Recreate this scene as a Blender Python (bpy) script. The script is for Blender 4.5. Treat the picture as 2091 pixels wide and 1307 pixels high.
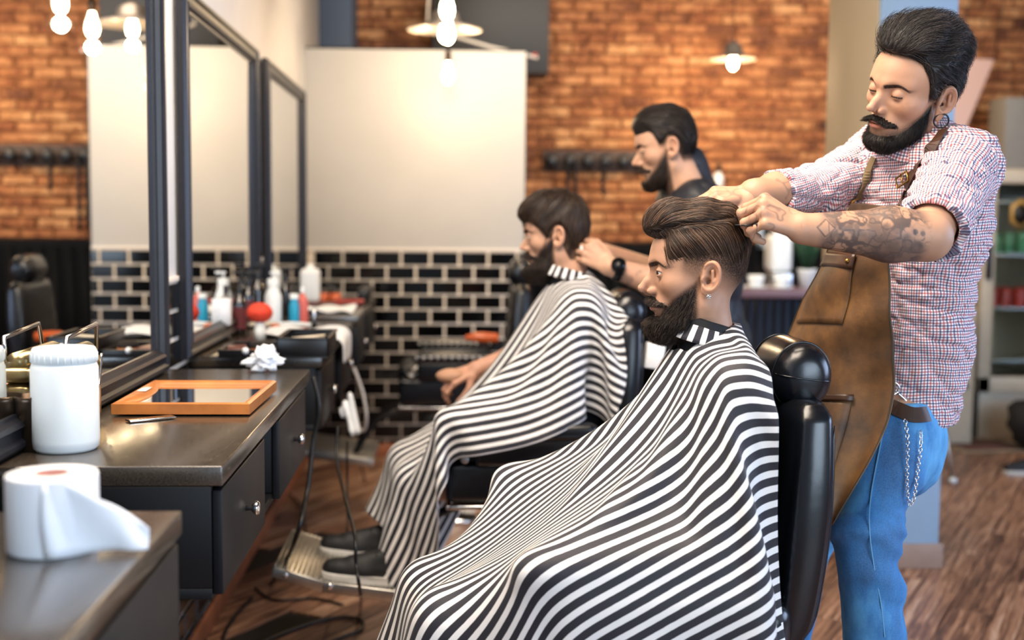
import bpy, bmesh, math, random
import numpy as np
from mathutils import Vector, Matrix, Quaternion
random.seed(7); rng = np.random.default_rng(11)
for o in list(bpy.data.objects): bpy.data.objects.remove(o)
scn = bpy.context.scene; COL = scn.collection
PI = math.pi
# ---------------------------------------------------------------- camera
FPX = 2500.0
CAM = np.array([0.0, 0.0, 1.38])
_yaw, _pit, _rol = 0.053618, 0.082992, 0.0081316
_cy, _sy, _cp, _sp, _cr, _sr = math.cos(_yaw), math.sin(_yaw), math.cos(_pit), math.sin(_pit), math.cos(_rol), math.sin(_rol)
FW = np.array([_sy*_cp, _cy*_cp, -_sp]); _rt = np.array([_cy, -_sy, 0.0]); _up = np.cross(_rt, FW)
RT = _cr*_rt + _sr*_up; UP = -_sr*_rt + _cr*_up
cam = bpy.data.objects.new('camera', bpy.data.cameras.new('camera')); COL.objects.link(cam)
cam.matrix_world = Matrix(((RT[0], UP[0], -FW[0], CAM[0]), (RT[1], UP[1], -FW[1], CAM[1]), (RT[2], UP[2], -FW[2], CAM[2]), (0, 0, 0, 1)))
cam.data.sensor_width = 36.0; cam.data.lens = FPX/2091*36.0; cam.data.clip_start = 0.05
cam.data.dof.use_dof = True; cam.data.dof.focus_distance = 2.5; cam.data.dof.aperture_fstop = 2.0; cam.data.dof.aperture_blades = 0
scn.camera = cam
# ---------------------------------------------------------------- world, daylight, exposure
w = bpy.data.worlds.new('world'); scn.world = w; w.use_nodes = True
w.node_tree.nodes['Background'].inputs[0].default_value = (0.75, 0.86, 1.0, 1); w.node_tree.nodes['Background'].inputs[1].default_value = 0.22
def area(name, loc, aim, sx, sy, power, col):
    l = bpy.data.lights.new(name, 'AREA'); l.shape = 'RECTANGLE'; l.size = sx; l.size_y = sy; l.energy = power; l.color = col
    o = bpy.data.objects.new(name, l); COL.objects.link(o); o.location = loc
    o.rotation_euler = (Vector(aim)-Vector(loc)).to_track_quat('-Z', 'Y').to_euler(); return o
# the shop window in the street side, behind and to the right of the photographer
area('shop_window_daylight', (2.9, -2.6, 1.9), (1.1, 3.0, 1.0), 3.4, 2.2, 165, (0.66, 0.82, 1.0))
area('side_window_daylight', (4.95, 2.6, 1.7), (1.2, 3.2, 0.5), 2.6, 1.8, 105, (0.52, 0.68, 1.0))
area('ceiling_lamp_glow', (0.1, 2.3, 3.0), (0.35, 2.9, 0.9), 1.1, 2.0, 98, (1.0, 0.84, 0.68))
area('ceiling_lamp_glow_rear', (1.6, 6.3, 3.1), (1.5, 8.4, 1.5), 3.6, 1.0, 76, (1.0, 0.84, 0.66))
vs = scn.view_settings; vs.view_transform = 'Standard'; vs.look = 'None'; vs.gamma = 1; vs.exposure = 0.48; vs.use_curve_mapping = False
def at(px, py, **k):
    d = FW + RT*(px-1045.5)/FPX + UP*(653.5-py)/FPX
    a, v = list(k.items())[0]; i = 'XYZ'.index(a)
    return CAM + d*(v-CAM[i])/d[i]
# ---------------------------------------------------------------- materials
def srgb(h):
    if isinstance(h, str): h = [int(h[i:i+2], 16)/255 for i in (0, 2, 4)]
    return tuple((c/12.92 if c <= 0.04045 else ((c+0.055)/1.055)**2.4) for c in h)
class NT:
    def __init__(s, m): s.t = m.node_tree; s.n = s.t.nodes; s.l = s.t.links
    def new(s, typ, **k):
        n = s.n.new(typ)
        for a, v in k.items(): setattr(n, a, v)
        return n
    def link(s, a, b): s.l.new(a, b)
    def math(s, op, a, b=None, c=None, clamp=False):
        n = s.n.new('ShaderNodeMath'); n.operation = op; n.use_clamp = clamp
        for i, v in enumerate((a, b, c)):
            if v is None: continue
            if isinstance(v, (int, float)): n.inputs[i].default_value = v
            else: s.l.new(v, n.inputs[i])
        return n.outputs[0]
    def mix(s, f, a, b, blend='MIX'):
        n = s.n.new('ShaderNodeMix'); n.data_type = 'RGBA'; n.blend_type = blend
        for i, v in ((0, f), (6, a), (7, b)):
            if isinstance(v, (int, float)): n.inputs[i].default_value = v
            elif isinstance(v, tuple): n.inputs[i].default_value = (*v, 1) if len(v) == 3 else v
            else: s.l.new(v, n.inputs[i])
        return n.outputs[2]
    def noise(s, scale, vec=None, detail=3, rough=0.5, dist=0):
        n = s.n.new('ShaderNodeTexNoise'); n.inputs['Scale'].default_value = scale; n.inputs['Detail'].default_value = detail
        n.inputs['Roughness'].default_value = rough; n.inputs['Distortion'].default_value = dist
        if vec is not None: s.l.new(vec, n.inputs['Vector'])
        return n.outputs[0]
    def ramp(s, f, stops):
        n = s.n.new('ShaderNodeValToRGB'); e = n.color_ramp.elements
        while len(e) < len(stops): e.new(0.5)
        for q, (p, c) in zip(e, stops): q.position = p; q.color = (*c, 1)
        s.l.new(f, n.inputs[0]); return n.outputs[0]
    def coord(s, which='Object', scale=None, rot=None):
        c = s.n.new('ShaderNodeTexCoord').outputs[which]
        if scale or rot:
            m = s.n.new('ShaderNodeMapping')
            if scale: m.inputs['Scale'].default_value = scale
            if rot: m.inputs['Rotation'].default_value = rot
            s.l.new(c, m.inputs[0]); return m.outputs[0]
        return c
    def attr(s, name): return s.new('ShaderNodeAttribute', attribute_name=name).outputs
    def bump(s, h, strength=0.3, dist=0.01):
        b = s.n.new('ShaderNodeBump'); b.inputs['Strength'].default_value = strength; b.inputs['Distance'].default_value = dist
        s.l.new(h, b.inputs['Height']); s.l.new(b.outputs[0], s.n['Principled BSDF'].inputs['Normal'])
    def set(s, name, v):
        i = s.n['Principled BSDF'].inputs[name]
        if hasattr(v, 'is_linked') or hasattr(v, 'links'): s.l.new(v, i)
        else: i.default_value = v
MATS = {}
def mat(name, col=(0.8, 0.8, 0.8), rough=0.5, metal=0.0, spec=0.5, noise=0.0, nscale=30, bump=0.0, coat=0, sheen=0, sss=0, rand=0.0):
    m = bpy.data.materials.new(name); m.use_nodes = True; t = NT(m); MATS[name] = m
    c = srgb(col) if isinstance(col, str) else col
    t.set('Base Color', (*c, 1)); t.set('Roughness', rough); t.set('Metallic', metal); t.set('Specular IOR Level', spec)
    if coat: t.set('Coat Weight', coat); t.set('Coat Roughness', 0.1)
    if sheen: t.set('Sheen Weight', sheen)
    if sss: t.set('Subsurface Weight', sss); t.set('Subsurface Radius', (0.012, 0.005, 0.003)); t.set('Subsurface Scale', 1.0)
    if noise or bump or rand:
        v = t.coord(); n = t.noise(nscale, v, 4)
        out = (*c, 1)
        if noise:
            lo = tuple(x*(1-noise) for x in c); hi = tuple(min(1, x*(1+noise)) for x in c)
            out = t.ramp(n, [(0.3, lo), (0.7, hi)]); t.set('Base Color', out)
        if rand:
            r = t.new('ShaderNodeObjectInfo').outputs['Random']
            k = t.math('MULTIPLY_ADD', r, rand, 1-rand/2)
            g = t.n.new('ShaderNodeCombineColor'); [t.link(k, g.inputs[i]) for i in range(3)]
            o2 = t.mix(1.0, out if not isinstance(out, tuple) else out, g.outputs[0], 'MULTIPLY'); t.set('Base Color', o2)
        if bump: t.bump(n, bump, 0.005)
    return m
def emis(name, col, strength):
    m = bpy.data.materials.new(name); m.use_nodes = True; t = NT(m)
    t.set('Base Color', (*col, 1)); t.set('Emission Color', (*col, 1)); t.set('Emission Strength', strength); MATS[name] = m; return m
def vmat(name, rough=0.5, spec=0.5, sss=0, mult=1.0, bumpscale=0, bumps=0.2, attr='col'):
    """material whose own pigment comes from the mesh's colour attribute"""
    m = bpy.data.materials.new(name); m.use_nodes = True; t = NT(m); MATS[name] = m
    t.set('Base Color', t.attr(attr)['Color']); t.set('Roughness', rough); t.set('Specular IOR Level', spec)
    if sss: t.set('Subsurface Weight', sss); t.set('Subsurface Radius', (0.010, 0.004, 0.002)); t.set('Subsurface Scale', 1.0)
    if bumpscale: t.bump(t.noise(bumpscale, t.coord(), 4), bumps, 0.002)
    return m
# ---------------------------------------------------------------- object helpers
def tag(o, label=None, cat=None, group=None, kind=None):
    for k, v in (('label', label), ('category', cat), ('group', group), ('kind', kind)):
        if v: o[k] = v
    return o
def empty(name, loc=(0, 0, 0), rz=0.0, parent=None):
    o = bpy.data.objects.new(name, None); COL.objects.link(o); o.location = loc; o.rotation_euler = (0, 0, rz); o.empty_display_size = 0.05
    if parent: o.parent = parent
    return o
def thing(name, label, cat, loc=(0, 0, 0), rz=0.0, group=None): return tag(empty(name, loc, rz), label, cat, group)
def part(name, b, mats, parent=None, smooth=0.6):
    """link an MB / bmesh as one mesh object"""
    bm = b.bm if isinstance(b, MB) else b
    me = bpy.data.meshes.new(name)
    if smooth is not None:
        for f in bm.faces: f.smooth = True
        for e in bm.edges:
            if len(e.link_faces) == 2 and e.calc_face_angle(0) > smooth: e.smooth = False
    bm.to_mesh(me); bm.free()
    for m in (mats if isinstance(mats, (list, tuple)) else [mats]): me.materials.append(MATS[m] if isinstance(m, str) else m)
    o = bpy.data.objects.new(name, me); COL.objects.link(o)
    if parent: o.parent = parent
    return o
def meshobj(name, V, F, mats, parent=None, smooth=True, cols=None, uv=None, extra=None):
    me = bpy.data.meshes.new(name); V = np.asarray(V, np.float32); F = np.asarray(F, np.int32)
    n = F.shape[1]
    me.vertices.add(len(V)); me.vertices.foreach_set('co', V.ravel())
    me.loops.add(F.size); me.loops.foreach_set('vertex_index', F.ravel())
    me.polygons.add(len(F)); me.polygons.foreach_set('loop_start', np.arange(len(F), dtype=np.int32)*n)
    me.polygons.foreach_set('use_smooth', np.full(len(F), smooth))
    me.update(calc_edges=True)
    if cols is not None:
        a = me.color_attributes.new('col', 'FLOAT_COLOR', 'POINT'); c = np.ones((len(V), 4), np.float32); c[:, :np.shape(cols)[1]] = cols; a.data.foreach_set('color', c.ravel())
    if uv is not None:
        a = me.attributes.new('uvw', 'FLOAT_VECTOR', 'POINT'); c = np.zeros((len(V), 3), np.float32); c[:, :uv.shape[1]] = uv; a.data.foreach_set('vector', c.ravel())
    me.validate()
    for m in (mats if isinstance(mats, (list, tuple)) else [mats]): me.materials.append(MATS[m] if isinstance(m, str) else m)
    o = bpy.data.objects.new(name, me); COL.objects.link(o)
    if parent: o.parent = parent
    return o
def copy_tree(o, parent=None):
    c = o.copy(); COL.objects.link(c); c.parent = parent
    for ch in list(o.children): copy_tree(ch, c)
    return c
class MB:
    def __init__(s): s.bm = bmesh.new()
    def _fin(s, geom, M, mi):
        bmesh.ops.transform(s.bm, matrix=M, verts=geom)
        fs = {f for v in geom for f in v.link_faces}
        for f in fs: f.material_index = mi
    def box(s, c, d, bevel=0.0, rot=None, mi=0, seg=2):
        b = bmesh.new(); bmesh.ops.create_cube(b, size=1.0)
        bmesh.ops.scale(b, vec=d, verts=b.verts)
        if bevel > 0: bmesh.ops.bevel(b, geom=list(b.edges), offset=bevel, segments=seg, profile=0.5, affect='EDGES')
        return s._merge(b, Matrix.Translation(c) @ (rot if rot is not None else Matrix()), mi)
    def span(s, lo, hi, bevel=0.0, mi=0):
        return s.box([(a+b)/2 for a, b in zip(lo, hi)], [abs(b-a) for a, b in zip(lo, hi)], bevel, mi=mi)
    def _merge(s, b, M, mi=0):
        if isinstance(M, Matrix) and len(M) == 3: M = M.to_4x4()
        vs_ = [s.bm.verts.new(M @ v.co) for v in b.verts]
        b.verts.index_update()
        for f in b.faces:
            try: nf = s.bm.faces.new([vs_[v.index] for v in f.verts]); nf.material_index = mi
            except ValueError: pass
        b.free(); return vs_
    def cyl(s, a, b_, r, r2=None, n=16, mi=0, cap=True):
        a, b_ = Vector(a), Vector(b_); d = b_-a
        b = bmesh.new(); bmesh.ops.create_cone(b, cap_ends=cap, segments=n, radius1=r, radius2=r if r2 is None else r2, depth=d.length)
        return s._merge(b, Matrix.Translation((a+b_)/2) @ d.to_track_quat('Z', 'Y').to_matrix().to_4x4(), mi)
    def sph(s, c, r, n=16, mi=0, rot=None):
        b = bmesh.new(); bmesh.ops.create_uvsphere(b, u_segments=n, v_segments=max(6, n*2//3), radius=1)
        r = (r, r, r) if isinstance(r, (int, float)) else r
        return s._merge(b, Matrix.Translation(c) @ (rot.to_4x4() if rot is not None else Matrix()) @ Matrix.Diagonal((*r, 1)), mi)
    def lathe(s, prof, c=(0, 0, 0), n=28, mi=0, M=None):
        """prof: list of (r, z)"""
        b = bmesh.new(); rings = []
        for r, z in prof:
            if r < 1e-5: rings.append([b.verts.new((0, 0, z))])
            else: rings.append([b.verts.new((r*math.cos(2*PI*i/n), r*math.sin(2*PI*i/n), z)) for i in range(n)])
        for A, B in zip(rings, rings[1:]):
            for i in range(n):
                j = (i+1) % n
                if len(A) == 1 and len(B) == 1: continue
                if len(A) == 1: b.faces.new((A[0], B[j], B[i]))
                elif len(B) == 1: b.faces.new((A[i], A[j], B[0]))
                else: b.faces.new((A[i], A[j], B[j], B[i]))
        return s._merge(b, Matrix.Translation(c) @ (M if M is not None else Matrix()), mi)
    def tube(s, pts, r, n=8, mi=0, closed=False, smooth=0, cap=True):
        P = [Vector(p) for p in pts]
        if smooth: P = spline(P, smooth, closed)
        m = len(P); R = r if isinstance(r, (list, tuple, np.ndarray)) else [r]*m
        if len(R) != m: R = np.interp(np.linspace(0, 1, m), np.linspace(0, 1, len(R)), R)
        b = bmesh.new(); rings = []; up = None
        for i in range(m):
            t = (P[(i+1) % m]-P[i-1]) if closed else (P[min(i+1, m-1)]-P[max(i-1, 0)])
            t.normalize()
            if up is None: up = t.orthogonal().normalized()
            up = (up - t*up.dot(t)).normalized(); sd = t.cross(up)
            rings.append([b.verts.new(P[i]+(up*math.cos(2*PI*k/n)+sd*math.sin(2*PI*k/n))*float(R[i])) for k in range(n)])
        for i in range(m if closed else m-1):
            A, B = rings[i], rings[(i+1) % m]
            for k in range(n): b.faces.new((A[k], A[(k+1) % n], B[(k+1) % n], B[k]))
        if not closed and cap: b.faces.new(rings[0][::-1]); b.faces.new(rings[-1])
        return s._merge(b, Matrix(), mi)
    def prism(s, poly, h, M=None, mi=0, bevel=0.0):
        """poly in xy, extruded z 0..h"""
        b = bmesh.new(); lo = [b.verts.new((x, y, 0)) for x, y in poly]; hi = [b.verts.new((x, y, h)) for x, y in poly]
        b.faces.new(lo[::-1]); b.faces.new(hi); n = len(poly)
        for i in range(n): b.faces.new((lo[i], lo[(i+1) % n], hi[(i+1) % n], hi[i]))
        if bevel: bmesh.ops.bevel(b, geom=list(b.edges), offset=bevel, segments=2, profile=0.5, affect='EDGES')
        bmesh.ops.recalc_face_normals(b, faces=b.faces)
        return s._merge(b, M if M is not None else Matrix(), mi)
def spline(P, k, closed=False):
    P = [Vector(p) for p in P]; out = []; m = len(P)
    for i in range(m if closed else m-1):
        if closed: p0, p1, p2, p3 = P[i-1], P[i], P[(i+1) % m], P[(i+2) % m]
        else: p0, p1, p2, p3 = P[max(i-1, 0)], P[i], P[i+1], P[min(i+2, m-1)]
        for j in range(k):
            t = j/k; out.append(0.5*((2*p1)+(p2-p0)*t+(2*p0-5*p1+4*p2-p3)*t*t+(3*p1-p0-3*p2+p3)*t**3))
    if not closed: out.append(P[-1])
    return out
def rotm(axis, ang): return Matrix.Rotation(ang, 4, axis)
# ---------------------------------------------------------------- implicit surfaces (bodies, heads, hands, garments)
def V3(*a): return np.array(a, float)
def nz(v): v = np.asarray(v, float); return v/(np.linalg.norm(v, axis=-1, keepdims=True)+1e-12)
def rc(p, a, b, ra, rb):
    a = np.asarray(a, float); b = np.asarray(b, float); ab = b-a
    t = np.clip(((p-a)@ab)/(ab@ab+1e-12), 0, 1)
    return np.linalg.norm(p-a-t[:, None]*ab, axis=1)-(ra+(rb-ra)*t)
def el(p, c, r, R=None):
    q = p-np.asarray(c, float)
    if R is not None: q = q@R
    r = np.asarray(r, float); k0 = np.linalg.norm(q/r, axis=1); k1 = np.linalg.norm(q/(r*r), axis=1)
    return np.where(k1 < 1e-9, -r.min(), k0*(k0-1)/np.maximum(k1, 1e-9))
def bxs(p, c, h, r, R=None):
    q = p-np.asarray(c, float)
    if R is not None: q = q@R
    q = np.abs(q)-(np.asarray(h, float)-r)
    return np.linalg.norm(np.maximum(q, 0), axis=1)+np.minimum(q.max(axis=1), 0)-r
def smin(a, b, k):
    h = np.clip(0.5+0.5*(b-a)/k, 0, 1); return b+(a-b)*h-k*h*(1-h)
def smax(a, b, k): return -smin(-a, -b, k)
def sstep(a, b, x):
    t = np.clip((x-a)/(b-a), 0, 1); return t*t*(3-2*t)
def gauss(x, s): return np.exp(-(x/s)**2)
def mesh_sdf(f, lo, hi, h, B=8, slack=1.5):
    lo = np.asarray(lo, float); hi = np.asarray(hi, float)
    nb = np.ceil((hi-lo)/(h*B)).astype(int)
    g = np.stack(np.meshgrid(*[np.arange(n) for n in nb], indexing='ij'), -1).reshape(-1, 3)
    c = lo+(g+0.5)*h*B
    d = f(c); act = g[np.abs(d) < h*B*0.87*slack+h]
    loc = np.stack(np.meshgrid(*[np.arange(B+1)]*3, indexing='ij'), -1).reshape(-1, 3)
    NX, NY, NZ = nb*B+2
    keysA, vertA, codeA = [], [], []
    cor = [(0, 0, 0), (1, 0, 0), (0, 1, 0), (1, 1, 0), (0, 0, 1), (1, 0, 1), (0, 1, 1), (1, 1, 1)]
    edg = [(0, 1), (2, 3), (4, 5), (6, 7), (0, 2), (1, 3), (4, 6), (5, 7), (0, 4), (1, 5), (2, 6), (3, 7)]
    for s in range(0, len(act), 600):
        a = act[s:s+600]; gi = (a[:, None]*B+loc[None]).reshape(-1, 3)
        v = f(lo+gi*h).reshape(len(a), B+1, B+1, B+1)
        cv = np.stack([v[:, x:x+B, y:y+B, z:z+B] for x, y, z in cor], -1)
        ins = (cv < 0); m = ins.any(-1) & (~ins.all(-1))
        bi, x, y, z = np.nonzero(m)
        if not len(bi): continue
        cv = cv[bi, x, y, z]; ijk = a[bi]*B+np.stack([x, y, z], -1)
        acc = np.zeros((len(bi), 3)); cnt = np.zeros(len(bi))
        for e0, e1 in edg:
            v0, v1 = cv[:, e0], cv[:, e1]; cr = (v0 < 0) != (v1 < 0)
            t = np.where(cr, v0/np.where(cr, v0-v1, 1), 0)
            pt = np.array(cor[e0])+t[:, None]*(np.array(cor[e1])-np.array(cor[e0])); acc += pt*cr[:, None]; cnt += cr
        vertA.append(lo+(ijk+acc/cnt[:, None])*h)
        keysA.append(ijk[:, 0]+ijk[:, 1]*NX+ijk[:, 2]*NX*NY)
        codeA.append(cv[:, [0, 1, 2, 4]] < 0)
    V = np.concatenate(vertA); K = np.concatenate(keysA); S = np.concatenate(codeA)
    o = np.argsort(K); V, K, S = V[o], K[o], S[o]
    K, ui = np.unique(K, return_index=True); V, S = V[ui], S[ui]
    def find(k):
        i = np.searchsorted(K, k); i = np.minimum(i, len(K)-1); return i, K[i] == k
    F = []
    st = (1, NX, NX*NY)
    for ax in range(3):
        m = np.nonzero(S[:, 0] != S[:, ax+1])[0]; u, w_ = st[(ax+1) % 3], st[(ax+2) % 3]
        i1, k1 = find(K[m]-u); i2, k2 = find(K[m]-u-w_); i3, k3 = find(K[m]-w_)
        ok = k1 & k2 & k3; q = np.stack([m, i1, i2, i3], -1)[ok]
        fl = S[m, 0][ok]; q[~fl] = q[~fl][:, ::-1]; F.append(q)
    F = np.concatenate(F)
    for _ in range(2):
        g = grad(f, V, h*0.5); dv = f(V); V = V-g*np.clip(dv, -h, h)[:, None]*0.8
    return V, F
def grad(f, p, e=1e-3):
    n = len(p); q = np.concatenate([p+e*np.array(v) for v in ((1, -1, -1), (-1, -1, 1), (-1, 1, -1), (1, 1, 1))])
    d = f(q).reshape(4, n)
    return nz(np.stack([d[0]-d[1]-d[2]+d[3], -d[0]-d[1]+d[2]+d[3], -d[0]+d[1]-d[2]+d[3]], -1))
def hash3(p, s=1.0):
    """cheap smooth value noise, -1..1"""
    q = p*s; i = np.floor(q).astype(np.int64); f = q-i; f = f*f*(3-2*f); r = 0
    for dx in (0, 1):
        for dy in (0, 1):
            for dz in (0, 1):
                n = (i[:, 0]+dx)*374761393+(i[:, 1]+dy)*668265263+(i[:, 2]+dz)*2147483647
                n = (n ^ (n >> 13))*1274126177; n = (n ^ (n >> 16)) & 0xffff
                wt = (f[:, 0] if dx else 1-f[:, 0])*(f[:, 1] if dy else 1-f[:, 1])*(f[:, 2] if dz else 1-f[:, 2])
                r = r+wt*(n/32767.5-1)
    return r
def euler_frame(fwd_yaw, pitch=0.0, roll=0.0):
    """columns: forward, left, up. fwd_yaw: heading angle in the floor plane; pitch>0 nods down; roll>0 tips the head to its left"""
    R = Matrix.Rotation(fwd_yaw, 3, 'Z') @ Matrix.Rotation(-roll, 3, 'X') @ Matrix.Rotation(pitch, 3, 'Y')
    return np.array(R)
def strands(P, D, f, n=10, step=0.003, lift=0.002, lift_end=0.0, r=0.0004, flow=None, curl=0.0, taper=0.25, sides=3, seed=0):
    """hairs: roots P, field flow(p, D, k)->dir, held near surface f at a rising height; returns V, F"""
    g = np.random.default_rng(seed); m = len(P); cur = P.copy(); d = D.copy(); pts = [cur.copy()]
    hs = lift*(0.3+1.4*g.random(m)); he = lift_end*(0.3+1.2*g.random(m)); stp = step*(0.75+0.5*g.random(m))
    for k in range(n):
        if flow is not None: d = flow(cur, d, k)
        nrm = grad(f, cur, 1e-3); tt = (k+1)/n
        dd = nz(d-nrm*np.sum(d*nrm, 1, keepdims=True)*0.85)
        cur = cur+dd*stp[:, None]
        if curl: cur = cur+g.normal(0, curl, (m, 3))
        h = hs*min(1, tt*2)+he*tt; dist = f(cur); cur = cur+nrm*((h-dist)*0.6)[:, None]
        pts.append(cur.copy()); d = nz(dd*0.7+d*0.3)
    Q = np.stack(pts, 1); rr = r*(0.7+0.6*g.random(m))
    T = nz(np.gradient(Q, axis=1)); ref = np.tile(np.array([0.3, 0.5, 0.8]), (m, 1)); N = nz(np.cross(T, ref[:, None])); Bn = np.cross(T, N)
    prof = np.linspace(1, taper, n+1); ang = np.arange(sides)*2*PI/sides
    V = Q[:, :, None]+(N[:, :, None]*np.cos(ang)[:, None]+Bn[:, :, None]*np.sin(ang)[:, None])*(rr[:, None]*prof)[:, :, None, None]
    idx = np.arange(m*(n+1)*sides).reshape(m, n+1, sides); a = idx[:, :-1]; b = idx[:, 1:]
    F = np.stack([a, np.roll(a, -1, 2), np.roll(b, -1, 2), b], -1).reshape(-1, 4)
    return V.reshape(-1, 3), F, np.repeat(g.random(m), (n+1)*sides)
def sample_surface(V, F, n, mask, seed=0):
    g = np.random.default_rng(seed); A, B, C_, D = (V[F[:, i]] for i in range(4))
    ar = np.linalg.norm(np.cross(C_-A, D-B), axis=1)*mask(0.25*(A+B+C_+D)); ar = ar/ar.sum()
    i = g.choice(len(F), n, p=ar); u, v = g.random((2, n, 1))
    return (A[i]*(1-u)+B[i]*u)*(1-v)+(D[i]*(1-u)+C_[i]*u)*v
# ---------------------------------------------------------------- head
class Head:
    """local frame: x forward, y to the head's left, z up, origin between the ears"""
    def __init__(s, pos, R, scale=1.0, **k):
        s.pos = np.asarray(pos, float); s.R = R; s.s = scale; s.k = dict(nose=1.0, chin=0.0, jaw=1.0, lid=0.0045, lobe=0.0, brow=1.0); s.k.update(k)
    def tol(s, p): return ((p-s.pos)@s.R)/s.s
    def tow(s, q): return (q*s.s)@s.R.T+s.pos
    def sdf_l(s, p, ears=True):
        k = s.k; a = p.copy(); a[:, 1] = np.abs(a[:, 1]); y = a[:, 1]
        d = el(p, (0.002, 0, 0.040), (0.087, 0.0755, 0.088))
        d = smin(d, el(p, (0.036, 0, 0.036), (0.070, 0.062, 0.072)), 0.03)                 # forehead
        d = smin(d, el(p, (0.034, 0, -0.028), (0.056, 0.053, 0.070)), 0.025)               # maxilla
        d = smin(d, rc(a, (0.004, 0.047*k['jaw'], -0.052), (0.072, 0.018, -0.090), 0.019, 0.017), 0.03)   # jaw
        d = smin(d, el(p, (0.084, 0, -0.093-k['chin']), (0.016, 0.022, 0.015)), 0.016)
        d = smin(d, el(a, (0.056, 0.043, -0.012), (0.026, 0.022, 0.020)), 0.022)           # cheekbone
        d = smin(d, rc(a, (0.0965, 0.010, 0.029), (0.070, 0.046, 0.031), 0.0095*k['brow'], 0.009), 0.014)  # brow ridge
        d = smin(d, el(p, (0.078, 0, -0.055), (0.022, 0.030, 0.026)), 0.014)               # muzzle
        d = smax(d, -(np.linalg.norm(a-(0.103, 0.033, 0.0105), axis=1)-0.0178), 0.012)      # eye socket
        # nose
        n = smin(rc(p, (0.088, 0, 0.022), (0.108*k['nose']+0.0, 0, -0.008), 0.0062, 0.0072), rc(p, (0.108*k['nose'], 0, -0.008), (0.1185*k['nose'], 0, -0.021), 0.0072, 0.0082), 0.006)
        n = smin(n, el(a, (0.1035, 0.0125, -0.0265), (0.0095, 0.0052, 0.0068)), 0.006)
        n = smin(n, rc(p, (0.112, 0, -0.027), (0.096, 0, -0.035), 0.0050, 0.005), 0.005)
        n = smin(n, el(p, (0.0965, 0, -0.013), (0.0150, 0.0110, 0.022)), 0.006)
        d = smin(d, n, 0.009)
        d = smax(d, -el(a, (0.109, 0.0068, -0.0335), (0.0065, 0.0030, 0.0038)), 0.003)     # nostril
        # lips
        up = el(p, (0.0970, 0, -0.0515), (0.0105, 0.0235, 0.0052)); lo_ = el(p, (0.0960, 0, -0.0605), (0.0110, 0.0195, 0.0066))
        d = smin(d, up, 0.004); d = smin(d, lo_, 0.004)
        d = smax(d, -el(p, (0.1060, 0, -0.0555), (0.009, 0.024, 0.0013)), 0.002)
        # lids
        e = a-(0.0835, 0.0325, 0.0105)
        lid = np.linalg.norm(e, axis=1)-0.0130
        op = k['lid']*(1-(e[:, 1]/0.0145)**2)
        cut = np.maximum(np.abs(e[:, 2]+0.0008-(0.0 if k['lid'] > 0.002 else -0.004))-np.maximum(op, 0.0), -(e[:, 0]-0.002))
        lid = smax(lid, -cut, 0.0012)
        d = smin(d, lid, 0.004)
        if ears:
            c = np.array((-0.004, 0.0800, 0.000)); th = -0.36
            Re = np.array(Matrix.Rotation(th, 3, 'Z') @ Matrix.Rotation(-0.18, 3, 'Y'))
            q = (a-c)@Re
            plate = el(q, (-0.001, 0, 0.003), (0.0205, 0.0065, 0.032))
            plate = smin(plate, el(q, (0.004, 0, -0.024-k['lobe']*0.5), (0.0095, 0.0055, 0.010+k['lobe'])), 0.006)
            rr = np.hypot((q[:, 0]+0.001)/0.68, q[:, 2]-0.004); tor = np.hypot(rr-0.0265, (q[:, 1]-0.004)*1.0)-0.0034
            tor = np.where(q[:, 0]-q[:, 2]*0.1 > 0.012, 0.01, tor)
            con = smin(el(q, (-0.002, 0.0085, 0.0085), (0.0110, 0.0115, 0.0160)), el(q, (0.003, 0.008, -0.007), (0.0098, 0.0130, 0.011)), 0.003)
            plate = smax(plate, -con, 0.003)
            plate = smin(plate, tor, 0.0025)
            plate = smin(plate, rc(q, (-0.007, 0.003, -0.004), (-0.003, 0.0035, 0.015), 0.0028, 0.0030), 0.003)
            plate = smin(plate, el(q, (0.0125, 0.002, -0.003), (0.004, 0.004, 0.0055)), 0.004)
            plate = smax(plate, -(np.linalg.norm(q-(0.006, 0.004, -0.004), axis=1)-0.0045), 0.002)
            d = smin(d, plate, 0.005)
        return d
    def sdf(s, p, ears=True): return s.sdf_l(s.tol(p), ears)*s.s
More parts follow.
